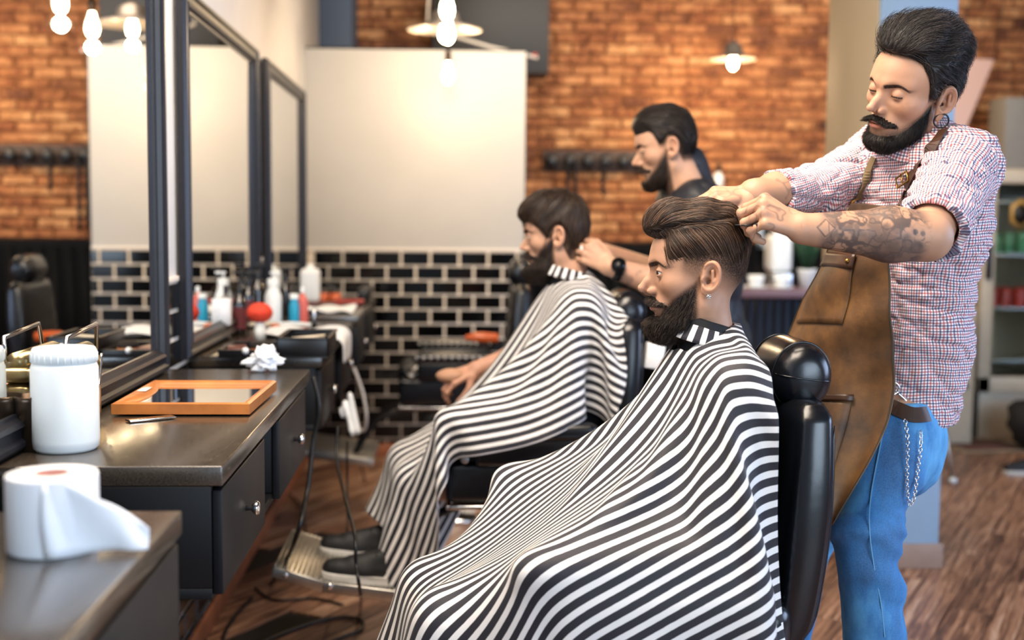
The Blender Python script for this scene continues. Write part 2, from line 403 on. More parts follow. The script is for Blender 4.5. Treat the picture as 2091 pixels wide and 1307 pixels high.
def head_cols(h, V, skin, lip, shadow=None, brow=None, ear=None):
    """pigment of the skin per vertex: lips, brows, shaved areas"""
    q = h.tol(V); a = np.abs(q[:, 1]); n = len(V)
    c = np.tile(np.array(skin), (n, 1)); sm = np.zeros(n)
    fl = hash3(q, 90)*0.04+hash3(q, 30)*0.03; c = c*(1+fl[:, None])
    lm = sstep(0.0, 0.3, 1-(a/0.0235)**2-((q[:, 2]+0.0562)/0.0088)**2)*(q[:, 0] > 0.07)
    c = c*(1-lm[:, None]*0.8)+np.array(lip)*lm[:, None]*0.8
    rose = gauss(q[:, 0]-0.118, 0.012)*gauss(a, 0.012)*gauss(q[:, 2]+0.022, 0.012)*0.35+gauss(a-0.05, 0.018)*gauss(q[:, 2]+0.02, 0.02)*0.25+sstep(0.076, 0.088, a)*0.35
    c = c*(1-rose[:, None]*np.array([0.0, 0.22, 0.28]))
    under = gauss(a-0.033, 0.014)*gauss(q[:, 2]+0.001, 0.006)*(q[:, 0] > 0.06)*0.25; c = c*(1-under[:, None])
    if shadow is not None:
        sm = np.clip(shadow(q), 0, 1)*(1-sstep(0.0765, 0.0800, a)*(np.hypot((q[:, 0]+0.004)/0.034, (q[:, 2]-0.002)/0.045) < 1))
    if brow:
        bz = 0.0240+0.007*(a-0.012)/0.03-0.013*np.clip((a-0.034)/0.02, 0, 1)**2
        m = sstep(1.0, 0.5, np.abs(q[:, 2]-bz)/(0.0052-0.04*(a-0.02)))*sstep(0.009, 0.014, a)*sstep(0.064, 0.050, a)*(q[:, 0] > 0.04)*brow
        sm = np.maximum(sm, m)
    e = np.stack([q[:, 0]-0.0835, a-0.0325, q[:, 2]-0.0105], -1); op = h.k['lid']*(1-(e[:, 1]/0.0145)**2)
    up = e[:, 2]+0.0008-(0.0 if h.k['lid'] > 0.002 else -0.004)
    lash = sstep(0.0022, 0.0008, np.abs(up-np.maximum(op, 0))-0.0003)*(np.linalg.norm(e, axis=1) < 0.0152)*(e[:, 0] > 0.0)*(np.abs(e[:, 1]) < 0.0135)
    c = c*(1-0.9*lash[:, None])
    return np.concatenate([np.clip(c, 0, 1), (1-sm)[:, None]], 1)
def add_eyes(h, parent, gaze=(1, 0, 0)):
    """two eyeballs (white, iris, pupil) as one part each"""
    for sy in (1, -1):
        b = MB(); c = np.array((0.0832, 0.0325*sy, 0.0105)); r = 0.0117
        n = 28; gz = nz(np.array(gaze, float)); u = nz(np.cross(gz, (0, 0, 1))); v = np.cross(u, gz)
        V, F, C_ = [], [], []
        for i in range(15):
            th = PI*i/14
            for j in range(n):
                ph = 2*PI*j/n; p = gz*math.cos(th)+(u*math.cos(ph)+v*math.sin(ph))*math.sin(th)
                V.append(c+p*r*(1+0.05*(math.exp(-(th/0.35)**2)))); C_.append((0.01, 0.008, 0.006) if th < 0.24 else ((0.07, 0.032, 0.015) if th < 0.62 else (0.72, 0.66, 0.62)))
        for i in range(14):
            for j in range(n): F.append((i*n+j, i*n+(j+1) % n, (i+1)*n+(j+1) % n, (i+1)*n+j))
        meshobj('eyeball', h.tow(np.array(V)), F, 'eye', parent, True, np.array(C_)); b.bm.free()
# ---------------------------------------------------------------- hand
def hand_sdf(wrist, R, curls, thumb, s=1.0, spread=0.06, k=0.004):
    """R columns: x along the palm to the fingers, y across to the thumb side, z out of the back of the hand.
    curls: per finger (index..little) three bend angles; thumb: list of 3 direction vectors"""
    prims = []; w0 = np.asarray(wrist, float)
    def T(v): return w0+(np.asarray(v, float)*s)@R.T
    lens = [(0.044, 0.026, 0.020), (0.048, 0.029, 0.021), (0.044, 0.027, 0.021), (0.034, 0.021, 0.018)]
    base = [(0.088, 0.026, 0.003), (0.091, 0.005, 0.006), (0.086, -0.015, 0.004), (0.077, -0.033, -0.001)]
    rad = [0.0092, 0.0095, 0.0090, 0.0080]
    for i in range(4):
        p = np.array(base[i]); a = 0; yaw = (1.2-i)*spread
        prims.append((T((0.012, base[i][1]*0.45, 0)), T(p), 0.0125*s, (rad[i]+0.0022)*s, 'palm'))
        for j in range(3):
            a += curls[i][j]; d = np.array([math.cos(a)*math.cos(yaw), math.cos(a)*math.sin(yaw), -math.sin(a)])
            q = p+d*lens[i][j]; r0 = rad[i]*(1-0.07*j); prims.append((T(p), T(q), r0*s*1.02, r0*0.92*s, 'f%d' % i)); p = q
    p = np.array((0.028, 0.022, -0.006)); prims.append((T((0.012, 0.008, -0.004)), T(p), 0.017*s, 0.0165*s, 'palm'))
    for j, (d, L) in enumerate(zip(thumb, (0.040, 0.033, 0.026))):
        q = p+nz(np.array(d, float))*L; prims.append((T(p), T(q), (0.0150, 0.0112, 0.0104)[j]*s, (0.0115, 0.0106, 0.0085)[j]*s, 'th')); p = q
    return prims
def eval_hand(p, prims, k=0.004):
    g = {}
    for a, b, ra, rb, n in prims:
        d = rc(p, a, b, ra, rb); g[n] = d if n not in g else smin(g[n], d, 0.010 if n == 'palm' else 0.0035)
    out = g['palm']
    for n in ('f0', 'f1', 'f2', 'f3', 'th'):
        out = smin(out, g[n], 0.006)
    return out
def hair_part(h, parent, name, sdf, bounds, col, colvar, flow, n, steps, step, lift, lift_end, r, curl=0.0, res=0.0026, shell_mask=None, seed=1, matn='hair', rootmask=None, hi=2.4):
    """a hair or beard mass plus the single strands combed over it; sdf and flow are in the head's own frame"""
    V, F = mesh_sdf(sdf, bounds[0], bounds[1], res)
    if shell_mask is not None:
        keep = shell_mask(V)[F].all(1); F = F[keep]
        used, inv = np.unique(F, return_inverse=True); V = V[used]; F = inv.reshape(F.shape)
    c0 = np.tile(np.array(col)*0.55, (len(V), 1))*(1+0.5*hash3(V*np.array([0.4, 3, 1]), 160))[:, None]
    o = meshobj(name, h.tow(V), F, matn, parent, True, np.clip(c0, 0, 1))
    g = np.random.default_rng(seed)
    P = sample_surface(V, F, n, (lambda q: rootmask(q)) if rootmask else (lambda q: np.ones(len(q))), seed)
    D = flow(P, None, 0); SV, SF, rv = strands(P, nz(D), sdf, steps, step, lift, lift_end, r, flow, curl, seed=seed)
    c1 = np.array(col)*(1+colvar*(rv[:, None]*2-1)); c1 = np.where((rv > 0.84)[:, None], c1*hi, c1)
    meshobj('hair_strands' if 'beard' not in name and 'must' not in name else 'beard_strands', h.tow(SV), SF, matn, o, True, np.clip(c1, 0, 1))
    return o
def masked(h, T):
    return lambda q: h.sdf_l(q, ears=False)-T(q)
mat('dummy')
vmat('skin', 0.42, 0.45, sss=0.05)
t = NT(MATS['skin']); at_ = t.attr('col'); ns = t.noise(700, t.coord(), 2)
k_ = t.math('ADD', t.math('SUBTRACT', 1.0, at_['Alpha']), t.math('MULTIPLY', t.math('SUBTRACT', ns, 0.5), t.math('MULTIPLY', t.math('SUBTRACT', 1.0, at_['Alpha']), 1.6)), clamp=True)
t.set('Base Color', t.mix(k_, at_['Color'], (0.022, 0.016, 0.014))); t.set('Roughness', t.math('MULTIPLY_ADD', t.math('SUBTRACT', 1.0, at_['Alpha']), 0.38, 0.50)); t.set('Specular IOR Level', t.math('MULTIPLY_ADD', at_['Alpha'], 0.32, 0.05)); t.bump(t.noise(260, t.coord(), 3), 0.10, 0.002)
vmat('eye', 0.08, 0.6)
vmat('hair', 0.45, 0.30)
SKIN1 = (0.47, 0.26, 0.165); LIP = (0.42, 0.14, 0.10)
def blur_line(v, w): return sstep(-w, w, v)

def headpos(px, py, Y, R, sc): return at(px, py, Y=Y)-(R@np.array([-0.002, 0.0775, 0.0]))*sc
def build_head(parent, px, py, Y, R, sc, hk, skin, lip, shade, hair, beard, gaze, neck, brow=0.95, res=0.0020, bounds=((-0.15, -0.13, -0.21), (0.17, 0.13, 0.17)), body=None):
    h = Head(headpos(px, py, Y, R, sc), R, sc, **hk)
    nk = [np.array(v) for v in neck[:2]]
    h.neck = nk
    f = lambda p: smin(h.sdf_l(p), rc(p, nk[0], nk[1], neck[2], neck[3]), 0.026)
    V, F = mesh_sdf(f, bounds[0], bounds[1], res)
    W = h.tow(V); cols = head_cols(h, W, skin, lip, shade, brow=brow)
    if body is not None:
        BV, BF, BC = body; F = np.concatenate([F, BF+len(W)]); W = np.concatenate([W, BV]); cols = np.concatenate([cols, BC])
    h.body = meshobj('body', W, F, 'skin', parent, True, cols)
    add_eyes(h, parent, gaze)
    for kw in (hair, beard):
        if kw:
            kw = dict(kw); hair_part(h, parent, kw.pop('name'), kw.pop('sdf')(h), kw.pop('bounds'), kw.pop('col'), kw.pop('var'), kw.pop('flow'), **kw)
    return h
# ---- client in the near chair: combed-over top, faded sides, full beard
def line1(x): return np.interp(x, [0.018, 0.025, 0.042, 0.065, 0.079, 0.087, 0.13], [0.002, -0.006, -0.018, -0.037, -0.053, -0.067, -0.072])
def fade1(q):
    x, y, z = q.T; a = np.abs(y)
    hl = 0.030+0.35*np.clip(x-0.02, 0, 1)-0.9*np.clip(-x-0.02, 0, 1)
    m = sstep(-0.058, 0.020, z-hl)*sstep(0.0, 0.012, 0.076-x+0.45*np.clip(z-0.05, 0, 0.03))
    m = np.where(z > 0.09, sstep(0.104, 0.094, x), m)
    m = m*np.where(z < 0.045, sstep(0.056, 0.040, x), 1)
    brd = sstep(-0.006, 0.012, line1(x)-z)*sstep(0.012, 0.024, x)*0.9
    return np.maximum(m, brd)*0.97
def hair1(h):
    def top(q):
        d = el(q, (0.026, 0.004, 0.102), (0.088, 0.062, 0.046))
        d = smin(d, el(q, (0.074, 0.0, 0.113), (0.044, 0.052, 0.030)), 0.02)
        d = smin(d, el(q, (-0.024, 0.0, 0.062), (0.060, 0.067, 0.072)), 0.03)
        x, y, z = q.T
        d = d+0.0022*np.sin(x*95+z*70+y*22)+0.0012*np.sin(y*420+x*60)
        d = d+0.007*gauss(z-(0.100+0.14*np.clip(0.06-x, 0, 0.1)-0.25*np.clip(x-0.06, 0, 1)), 0.0045)*(y > 0.02)*(x > -0.05)
        sd = h.sdf_l(q, False)-(-0.004+0.0105*sstep(0.032, 0.080, z+0.25*x*(x > 0))*sstep(0.082, 0.068, x))
        return smin(d, sd, 0.006)
    return top
def flow1(q, d, k):
    n = len(q); x, y, z = q.T
    f = np.stack([-np.ones(n), 0.18*np.sin(x*60+1.0)-0.20, 1.1*sstep(0.03, 0.11, x)-0.15-2.2*sstep(-0.02, -0.080, x)], -1)
    side = sstep(0.104, 0.090, z+0.0*x)*(np.abs(y) > 0.03)
    f2 = np.stack([-0.62+0*x, 0*x, -0.75-0.6*sstep(0.02, -0.06, x)], -1)
    return f*(1-side[:, None])+f2*side[:, None]
def beardT(line, xback, thick, mouthw=0.021, must=0.0072, mz=-0.0430):
    def T(q):
        x, y, z = q.T; a = np.abs(y)
        m = sstep(-0.002, 0.020, line(x)-z)*sstep(xback, xback+0.016, x+0.15*(z+0.05))
        mu = sstep(0.0, 0.004, must-np.abs(z-mz+0.45*np.clip(a-0.008, 0, 1)))*(x > 0.07)*sstep(0.042, 0.032, a)
        m = np.maximum(m, mu)
        mouth = sstep(0.5, 1.0, 1.25-(a/mouthw)**2-((z+0.0575)/0.0085)**2)*(x > 0.08); m = m*(1-mouth)
        th = 0.0025+thick*sstep(-0.055, -0.095, z)*sstep(0.02, 0.05, x)+0.003*mu
        return -0.006+(0.006+th)*m
    return T
def bflow(q, d, k):
    return np.stack([0.55+0*q[:, 0], 0.25*np.sign(q[:, 1]), -1.0+0*q[:, 0]], -1)+rng.normal(0, 0.25, q.shape)
BB = ((-0.03, -0.10, -0.15), (0.17, 0.10, 0.04))
def beard_kw(T, n, col=(0.020, 0.013, 0.010), **k):
    d = dict(name='beard', sdf=lambda h: masked(h, T), bounds=BB, col=col, var=0.6, flow=bflow, n=n, steps=5, step=0.0030, lift=0.0022, lift_end=0.0055, r=0.00036, curl=0.0005, seed=5, rootmask=lambda q: (T(q) > 0.0004)*1.0); d.update(k); return d
def cap_hair(line, thick, vols=(), wave=0.002):
    def mk(h):
        def s_(q):
            x, y, z = q.T
            er = np.hypot((x+0.004)/0.027, (z-0.000)/0.038)+10*(np.abs(y) < 0.055)
            T = -0.004+(0.004+thick+0.008*sstep(0.05, 0.12, z))*sstep(-0.004, 0.022, z-line(x))*sstep(0.95, 1.3, er)
            d = h.sdf_l(q, False)-T
            for c, r in vols: d = smin(d, el(q, c, r), 0.022)
            return d+wave*np.sin(x*80+z*90+y*30)*sstep(0.03, 0.09, z)
        return s_
    return mk
def body_neck(h): pass
def build_head1(parent, body=None):
    R = euler_frame(PI-0.13, 0.02, 0.0)
    T1 = beardT(line1, 0.016, 0.013, must=0.0055, mz=-0.0418)
    return build_head(parent, 1448, 569, 2.375, R, 1.04, dict(lid=0.0038, nose=1.03, jaw=1.02), SKIN1, LIP, fade1,
        dict(name='hair', sdf=hair1, bounds=((-0.13, -0.1, -0.03), (0.16, 0.1, 0.19)), col=(0.052, 0.030, 0.019), var=0.9, hi=2.9, flow=flow1, n=4600, steps=12, step=0.0052, lift=0.0022, lift_end=0.0015, r=0.00042, seed=3,
             rootmask=lambda q: (0.25+sstep(0.05, 0.09, q[:, 2]))*(q[:, 2] > 0.045)),
        beard_kw(T1, 6500, col=(0.022, 0.014, 0.010), var=0.9, hi=3.5, r=0.00042), (1, 0.30, -0.03), ((0.004, 0, -0.045), (-0.012, 0, -0.20), 0.049, 0.058), body=body)
# ---- client in the second chair
def build_head2(parent, body=None):
    R = euler_frame(PI-0.20, 0.10, 0.0)
    hl = lambda x: np.interp(x, [-0.1, -0.03, -0.014, 0.0, 0.018, 0.034, 0.056, 0.08, 0.12], [-0.078, -0.072, -0.03, 0.034, -0.004, 0.0, 0.030, 0.052, 0.060])
    bl = lambda x: np.interp(x, [0.012, 0.03, 0.055, 0.075, 0.088, 0.13], [0.010, -0.006, -0.028, -0.048, -0.066, -0.072])
    def flow(q, d, k):
        x, y, z = q.T; c = np.array([-0.045, 0, 0.115]); v = nz(q-c); v[:, 2] -= 0.5; return v+rng.normal(0, 0.08, q.shape)
    T2 = beardT(bl, 0.010, 0.020)
    sh = lambda q: np.maximum(sstep(-0.004, 0.006, q[:, 2]-hl(q[:, 0]))*0.9, sstep(-0.006, 0.012, bl(q[:, 0])-q[:, 2])*sstep(0.008, 0.02, q[:, 0])*0.9)
    return build_head(parent, 1139, 485, 3.76, R, 1.03, dict(lid=0.0030), (0.52, 0.30, 0.20), LIP, sh,
        dict(name='hair', sdf=cap_hair(hl, 0.010, [((0.030, 0, 0.085), (0.084, 0.070, 0.052))]), bounds=((-0.14, -0.11, -0.1), (0.15, 0.11, 0.18)), col=(0.045, 0.028, 0.019), var=0.6, flow=flow, n=3000, steps=8, step=0.0045, lift=0.002, lift_end=0.003, r=0.0005, res=0.0032, seed=8,
             rootmask=lambda q: (q[:, 2] > hl(q[:, 0])+0.004)*1.0),
        beard_kw(T2, 2600, col=(0.022, 0.013, 0.009), r=0.0005, res=0.0032), (1, 0, -0.2), ((-0.006, 0, -0.045), (-0.030, 0, -0.20), 0.055, 0.062), res=0.0026, body=body)
# ---- barber at the second chair
def build_head3(parent, body=None):
    R = euler_frame(PI-0.16, 0.20, 0.0)
    hl = lambda x: np.interp(x, [-0.1, -0.03, -0.014, 0.0, 0.018, 0.034, 0.048, 0.07, 0.11], [-0.045, -0.045, 0.0, 0.036, 0.012, 0.014, 0.052, 0.080, 0.100])
    bl = lambda x: np.interp(x, [0.012, 0.03, 0.055, 0.075, 0.088, 0.13], [0.004, -0.014, -0.042, -0.060, -0.072, -0.074])
    flow = lambda q, d, k: np.stack([-1+0*q[:, 0], -0.2+0*q[:, 0], -0.25-1.0*sstep(0.0, -0.08, q[:, 0])-0.5*(q[:, 2] < 0.07)], -1)+rng.normal(0, 0.05, q.shape)
    T3 = beardT(bl, 0.010, 0.006)
    sh = lambda q: np.maximum(sstep(-0.012, 0.010, q[:, 2]-hl(q[:, 0]))*0.93, sstep(-0.012, 0.012, bl(q[:, 0])-q[:, 2])*sstep(0.008, 0.02, q[:, 0])*0.85)
    return build_head(parent, 1372, 302, 3.93, R, 1.03, dict(lid=0.0012, nose=1.02), (0.52, 0.30, 0.195), LIP, sh,
        dict(name='hair', sdf=cap_hair(hl, 0.006, [((0.028, 0, 0.090), (0.080, 0.068, 0.052))], 0.001), bounds=((-0.14, -0.11, -0.1), (0.15, 0.11, 0.18)), col=(0.022, 0.016, 0.013), var=0.6, flow=flow, n=2600, steps=9, step=0.005, lift=0.0015, lift_end=0.001, r=0.0005, res=0.0032, seed=9,
             rootmask=lambda q: (q[:, 2] > hl(q[:, 0])+0.004)*1.0),
        beard_kw(T3, 2000, col=(0.026, 0.015, 0.010), r=0.0005, res=0.0032, lift_end=0.003), (1, 0, -0.35), ((-0.006, 0, -0.045), (-0.045, 0, -0.20), 0.055, 0.062), res=0.0026, body=body)
# ---- tattooed barber behind the near chair
def build_head4(parent, body=None):
    R = euler_frame(PI+0.50, 0.13, 0.30)
    hl = lambda x: np.interp(x, [-0.1, -0.04, -0.016, 0.0, 0.016, 0.034, 0.044, 0.058, 0.075, 0.11], [-0.050, -0.046, -0.005, 0.036, -0.002, 0.0, 0.042, 0.074, 0.087, 0.094])
    bl = lambda x: np.interp(x, [0.012, 0.03, 0.055, 0.075, 0.086, 0.13], [0.010, -0.014, -0.046, -0.064, -0.068, -0.076])
    def flow(q, d, k):
        x, y, z = q.T
        return np.stack([-1+0*x, 0.25*np.sin(x*50+z*40), 0.9*sstep(0.04, 0.11, x)-0.15-1.5*sstep(-0.02, -0.09, x)-0.4*(z < 0.08)], -1)+rng.normal(0, 0.10, q.shape)
    T4 = beardT(bl, 0.010, 0.0035, must=0.0066, mz=-0.0435)
    sh = lambda q: np.maximum(sstep(-0.010, 0.008, q[:, 2]-hl(q[:, 0]))*0.97, np.maximum(sstep(-0.014, 0.016, bl(q[:, 0])-q[:, 2])*sstep(0.008, 0.02, q[:, 0])*0.85, 0.30*sstep(-0.02, 0.03, bl(q[:, 0])+0.010-q[:, 2])*sstep(0.01, 0.03, q[:, 0])))
    return build_head(parent, 1927, 208, 2.60, R, 1.04, dict(lid=0.0004, nose=1.04, lobe=0.006), (0.46, 0.25, 0.155), LIP, sh,
        dict(name='hair', sdf=cap_hair(hl, 0.008, [((0.022, 0, 0.118), (0.080, 0.064, 0.042)), ((-0.026, 0, 0.096), (0.076, 0.068, 0.062))], 0.0050), bounds=((-0.15, -0.12, -0.1), (0.16, 0.12, 0.21)), col=(0.022, 0.017, 0.015), var=0.8, flow=flow, n=5200, steps=10, step=0.0052, lift=0.004, lift_end=0.007, r=0.00055, seed=10, curl=0.0008,
             rootmask=lambda q: (q[:, 2] > hl(q[:, 0])+0.003)*1.0),
        beard_kw(T4, 3600, col=(0.014, 0.010, 0.008), lift_end=0.003), (1, 0, -0.5), ((-0.004, 0, -0.045), (-0.040, 0, -0.20), 0.052, 0.062), brow=1.0, body=body)
# ---------------------------------------------------------------- striped capes: cloth settled over the sitters with a small position-based solver
def seated_sdf(o):
    """o: dict of joints (world), returns the body the cape lies on"""
    J = {k: np.asarray(v, float) for k, v in o.items()}
    def f(p):
        d = rc(p, J['shl'], J['shr'], 0.068, 0.068)
        d = smin(d, el(p, J['chest'], (0.115, 0.165, 0.20)), 0.05)
        d = smin(d, el(p, J['belly'], (0.125, 0.150, 0.16)), 0.05)
        d = smin(d, rc(p, J['neck'], J['chest']+(0, 0, 0.10), 0.055, 0.085), 0.04)
        for s in 'lr':
            d = smin(d, rc(p, J['hip'+s], J['kn'+s], 0.090, 0.064), 0.04)
            d = smin(d, rc(p, J['kn'+s], J['an'+s], 0.062, 0.042), 0.02)
            d = smin(d, rc(p, J['sh'+s], J['el'+s], 0.058, 0.044), 0.03)
            d = smin(d, rc(p, J['el'+s], J['wr'+s], 0.044, 0.030), 0.02)
            d = smin(d, el(p, J['hd'+s], (0.062, 0.042, 0.032)), 0.02)
        return d
    return f
def cape_sim(neckc, tilt, a0, a1, b0, b1, coll, h=0.0165, steps=420, iters=14, hole=0.066, seed=0, push=None, fric=0.5, anchors=(-0.04, 0.0), reach=0.27, init=None):
    na = int(round((a1-a0)/h))+1; nbb = int(round((b1-b0)/h))+1
    A, Bv = np.meshgrid(np.linspace(a0, a1, na), np.linspace(b0, b1, nbb), indexing='ij')
    r = np.hypot(A, Bv); ring = r < hole+h*0.8; inside = r < hole-h*0.35
    ang = np.arctan2(Bv, A); rr = np.where(ring, np.maximum(r, 1e-4), r)
    X = np.stack([neckc[0]-A, neckc[1]-Bv, np.full_like(A, neckc[2]+0.02)], -1)
    g = np.random.default_rng(seed)
    X[..., 2] += sstep(hole, hole+0.05, r)*0.045
    X[..., 2] += g.normal(0, 0.003, A.shape)
    tgt = np.stack([neckc[0]-np.cos(ang)*hole*0.95, neckc[1]-np.sin(ang)*hole*0.95, neckc[2]-np.cos(ang)*tilt], -1)
    X[ring] = tgt[ring]
    pin = ring.copy(); da_ = (a1-a0)/(na-1)
    for a_off in anchors:
        i = int(round((a_off-a0)/da_))
        for sg in (1, -1):
            js = [j for j in range(nbb) if sg*Bv[i, j] > 0 and not ring[i, j] and abs(Bv[i, j]) < reach]
            js.sort(key=lambda j: abs(Bv[i, j])); y0 = math.sqrt(max(hole**2-a_off**2, 0.0)); p = np.array([[neckc[0]-a_off, neckc[1]-sg*y0, neckc[2]]]); prev = y0
            d = np.array([[0.0, -sg, -0.3]])
            for j in js:
                st = abs(Bv[i, j])-prev; prev = abs(Bv[i, j])
                if st <= 0: continue
                for _ in range(4):
                    n = grad(coll, p, 2e-3); d = nz(d-n*(d*n).sum()); d[0, 0] *= 0.2; p = p+nz(d)*st/4
                    for _ in range(2): n = grad(coll, p, 2e-3); p = p-n*(coll(p)[:, None]-0.012)
                X[i, j] = p[0]; pin[i, j] = True
    if init is not None:                       # start from the coarser cloth
        Xc = init[0]; ia = np.linspace(0, Xc.shape[0]-1, na); ib = np.linspace(0, Xc.shape[1]-1, nbb)
        T1 = np.stack([[np.interp(ia, np.arange(Xc.shape[0]), Xc[:, j, c]) for j in range(Xc.shape[1])] for c in range(3)], -1)
        U = np.stack([[np.interp(ib, np.arange(Xc.shape[1]), T1[:, i, c]) for i in range(na)] for c in range(3)], -1)
        X = np.where(pin[..., None], X, U+g.normal(0, 0.0012, U.shape))
    Pv = X.copy(); w_ = np.where(pin, 0.0, 1.0)[..., None]
    da, db = (a1-a0)/(na-1), (b1-b0)/(nbb-1)
    def con(i, j, di, dj, L, k):
        """vectorised constraints starting at parity (i,j)"""
        out = []
        return out
    cons = []
    for di, dj, L, k in ((1, 0, da, 1.0), (0, 1, db, 1.0), (1, 1, math.hypot(da, db), 0.35), (1, -1, math.hypot(da, db), 0.35), (2, 0, 2*da, 0.10), (0, 2, 2*db, 0.10), (4, 0, 4*da, 0.05), (0, 4, 4*db, 0.05)):
        for par in (0, 1):
            if dj == 0 or abs(dj) == di:
                I = np.array([i for i in range(0, na-di) if (i//di) % 2 == par]); Jx = np.arange(max(0, -dj), nbb-max(0, dj))
            else:
                I = np.arange(na); Jx = np.array([j for j in range(0, nbb-dj) if (j//dj) % 2 == par])
            if len(I) and len(Jx):
                ia = (I[:, None]*nbb+Jx[None]).ravel(); ib = ((I[:, None]+di)*nbb+Jx[None]+dj).ravel(); cons.append((ia, ib, L, k))
    Xf = X.reshape(-1, 3); Pf = Pv.reshape(-1, 3); wf = w_.reshape(-1, 1); T = tgt.reshape(-1, 3); rg = pin.ravel()
    lim = np.maximum(r.ravel()-hole*0.9, 0)*1.0+0.01
    for s in range(steps):
        vel = (Xf-Pf)*(0.985 if s < steps*0.75 else 0.90); Pf = Xf.copy()
        acc = np.array([0, 0, -0.0009])
        vm = np.linalg.norm(vel, axis=1, keepdims=True); vel = vel*np.minimum(1, 0.011/np.maximum(vm, 1e-9))
        Xf = Xf+(vel+acc)*wf
        if push is not None: Xf = Xf+push(Xf, s)*wf
        C0 = Xf.copy(); d0 = coll(C0)-0.008; near = np.nonzero((d0 < 0.12) & (~rg))[0]
        n0 = grad(coll, C0[near], 2e-3); dn = d0[near]; Cn = C0[near]
        for it in range(iters):
            for ia, ib, L, k in cons:
                dlt = Xf[ib]-Xf[ia]; ln = np.sqrt((dlt*dlt).sum(1))[:, None]; wa, wb = wf[ia], wf[ib]
                e = (ln-L); kk = np.where(e > 0, k, k*(0.25 if k < 0.9 else 0.6))
                c = dlt*(e/((ln+1e-7)*(wa+wb+1e-9)))*kk
                Xf[ia] += c*wa; Xf[ib] -= c*wb
            if it % 3 == 0:
                dl = Xf-T; ln = np.sqrt((dl*dl).sum(1)); ex = np.clip(1-lim/np.maximum(ln, 1e-6), 0, 1)[:, None]; Xf = Xf-dl*ex*wf
            dd = dn+((Xf[near]-Cn)*n0).sum(1); m = dd < 0
            Xf[near[m]] -= n0[m]*dd[m][:, None]
            if it == iters-1:
                k2 = near[m]; sl = Xf[k2]-Pf[k2]; tn = sl-n0[m]*(sl*n0[m]).sum(1, keepdims=True); Xf[k2] -= tn*fric
    X = Xf.reshape(na, nbb, 3)
    return X, A, Bv, inside
def smooth_grid(X, n, lock):
    for _ in range(n):
        Y = X.copy()
        Y[1:-1, 1:-1] = 0.5*X[1:-1, 1:-1]+0.125*(X[:-2, 1:-1]+X[2:, 1:-1]+X[1:-1, :-2]+X[1:-1, 2:])
        Y[0, 1:-1] = 0.5*X[0, 1:-1]+0.25*(X[0, :-2]+X[0, 2:]); Y[-1, 1:-1] = 0.5*X[-1, 1:-1]+0.25*(X[-1, :-2]+X[-1, 2:])
        Y[1:-1, 0] = 0.5*X[1:-1, 0]+0.25*(X[:-2, 0]+X[2:, 0]); Y[1:-1, -1] = 0.5*X[1:-1, -1]+0.25*(X[:-2, -1]+X[2:, -1])
        X = np.where(lock[..., None], X, Y)
    return X
def cape_mesh(res, parent, name='cape', mats='cape_stripes', trim=0.0):
    X, A, Bv, inside = res; X = smooth_grid(X, 1, inside)
    na, nb = A.shape; A = A.copy(); a0, a1 = A[0, 0], A[-1, 0]
    if trim:
        for j in range(nb):                       # rear hem cut on a slant
            am = a0+max(0, abs(Bv[0, j])-0.28)*trim
            if am > a0:
                An = am+(A[:, j]-a0)*(a1-am)/(a1-a0); X[:, j] = np.stack([np.interp(An, A[:, j], X[:, j, c]) for c in range(3)], -1); A[:, j] = An
    idx = np.arange(na*nb).reshape(na, nb)
    F = np.stack([idx[:-1, :-1], idx[1:, :-1], idx[1:, 1:], idx[:-1, 1:]], -1).reshape(-1, 4)
    F = F[~inside.ravel()[F].any(1)]
    used, inv = np.unique(F, return_inverse=True); F = inv.reshape(F.shape)
    o = meshobj(name, X.reshape(-1, 3)[used], F, mats, parent, True, uv=np.stack([A.ravel()[used], Bv.ravel()[used]], 1))
    m = o.modifiers.new('smooth', 'SUBSURF'); m.levels = m.render_levels = 2
    m = o.modifiers.new('cloth', 'SOLIDIFY'); m.thickness = 0.0015; m.offset = 1
    return o
def stripes_mat():
    m = bpy.data.materials.new('cape_stripes'); m.use_nodes = True; t = NT(m); MATS['cape_stripes'] = m
    uv = t.attr('uvw')['Vector']; sx = t.new('ShaderNodeSeparateXYZ'); t.link(uv, sx.inputs[0])
    wob = t.math('MULTIPLY', t.math('SUBTRACT', t.noise(60, uv, 2), 0.5), 0.0012)
    v = t.math('FRACT', t.math('DIVIDE', t.math('ADD', t.math('ADD', sx.outputs[1], 10.0), wob), 0.0262))
    e = t.math('SMOOTH_MIN', t.math('MULTIPLY', t.math('SUBTRACT', 0.5, t.math('ABSOLUTE', t.math('SUBTRACT', v, 0.5))), 1.0), 1, 0)
    k = t.math('MULTIPLY_ADD', t.math('ABSOLUTE', t.math('SUBTRACT', v, 0.5)), 40, -8.6+0.2, clamp=True)
    t.set('Base Color', t.mix(k, (0.80, 0.79, 0.78), (0.018, 0.018, 0.026)))
    t.set('Roughness', 0.62); t.set('Specular IOR Level', 0.35); t.set('Sheen Weight', 0.12)
    wv = t.new('ShaderNodeMapping'); wv.inputs['Scale'].default_value = (1, 1, 1); t.link(uv, wv.inputs[0])
    t.bump(t.noise(900, wv.outputs[0], 2), 0.05, 0.001)
stripes_mat()
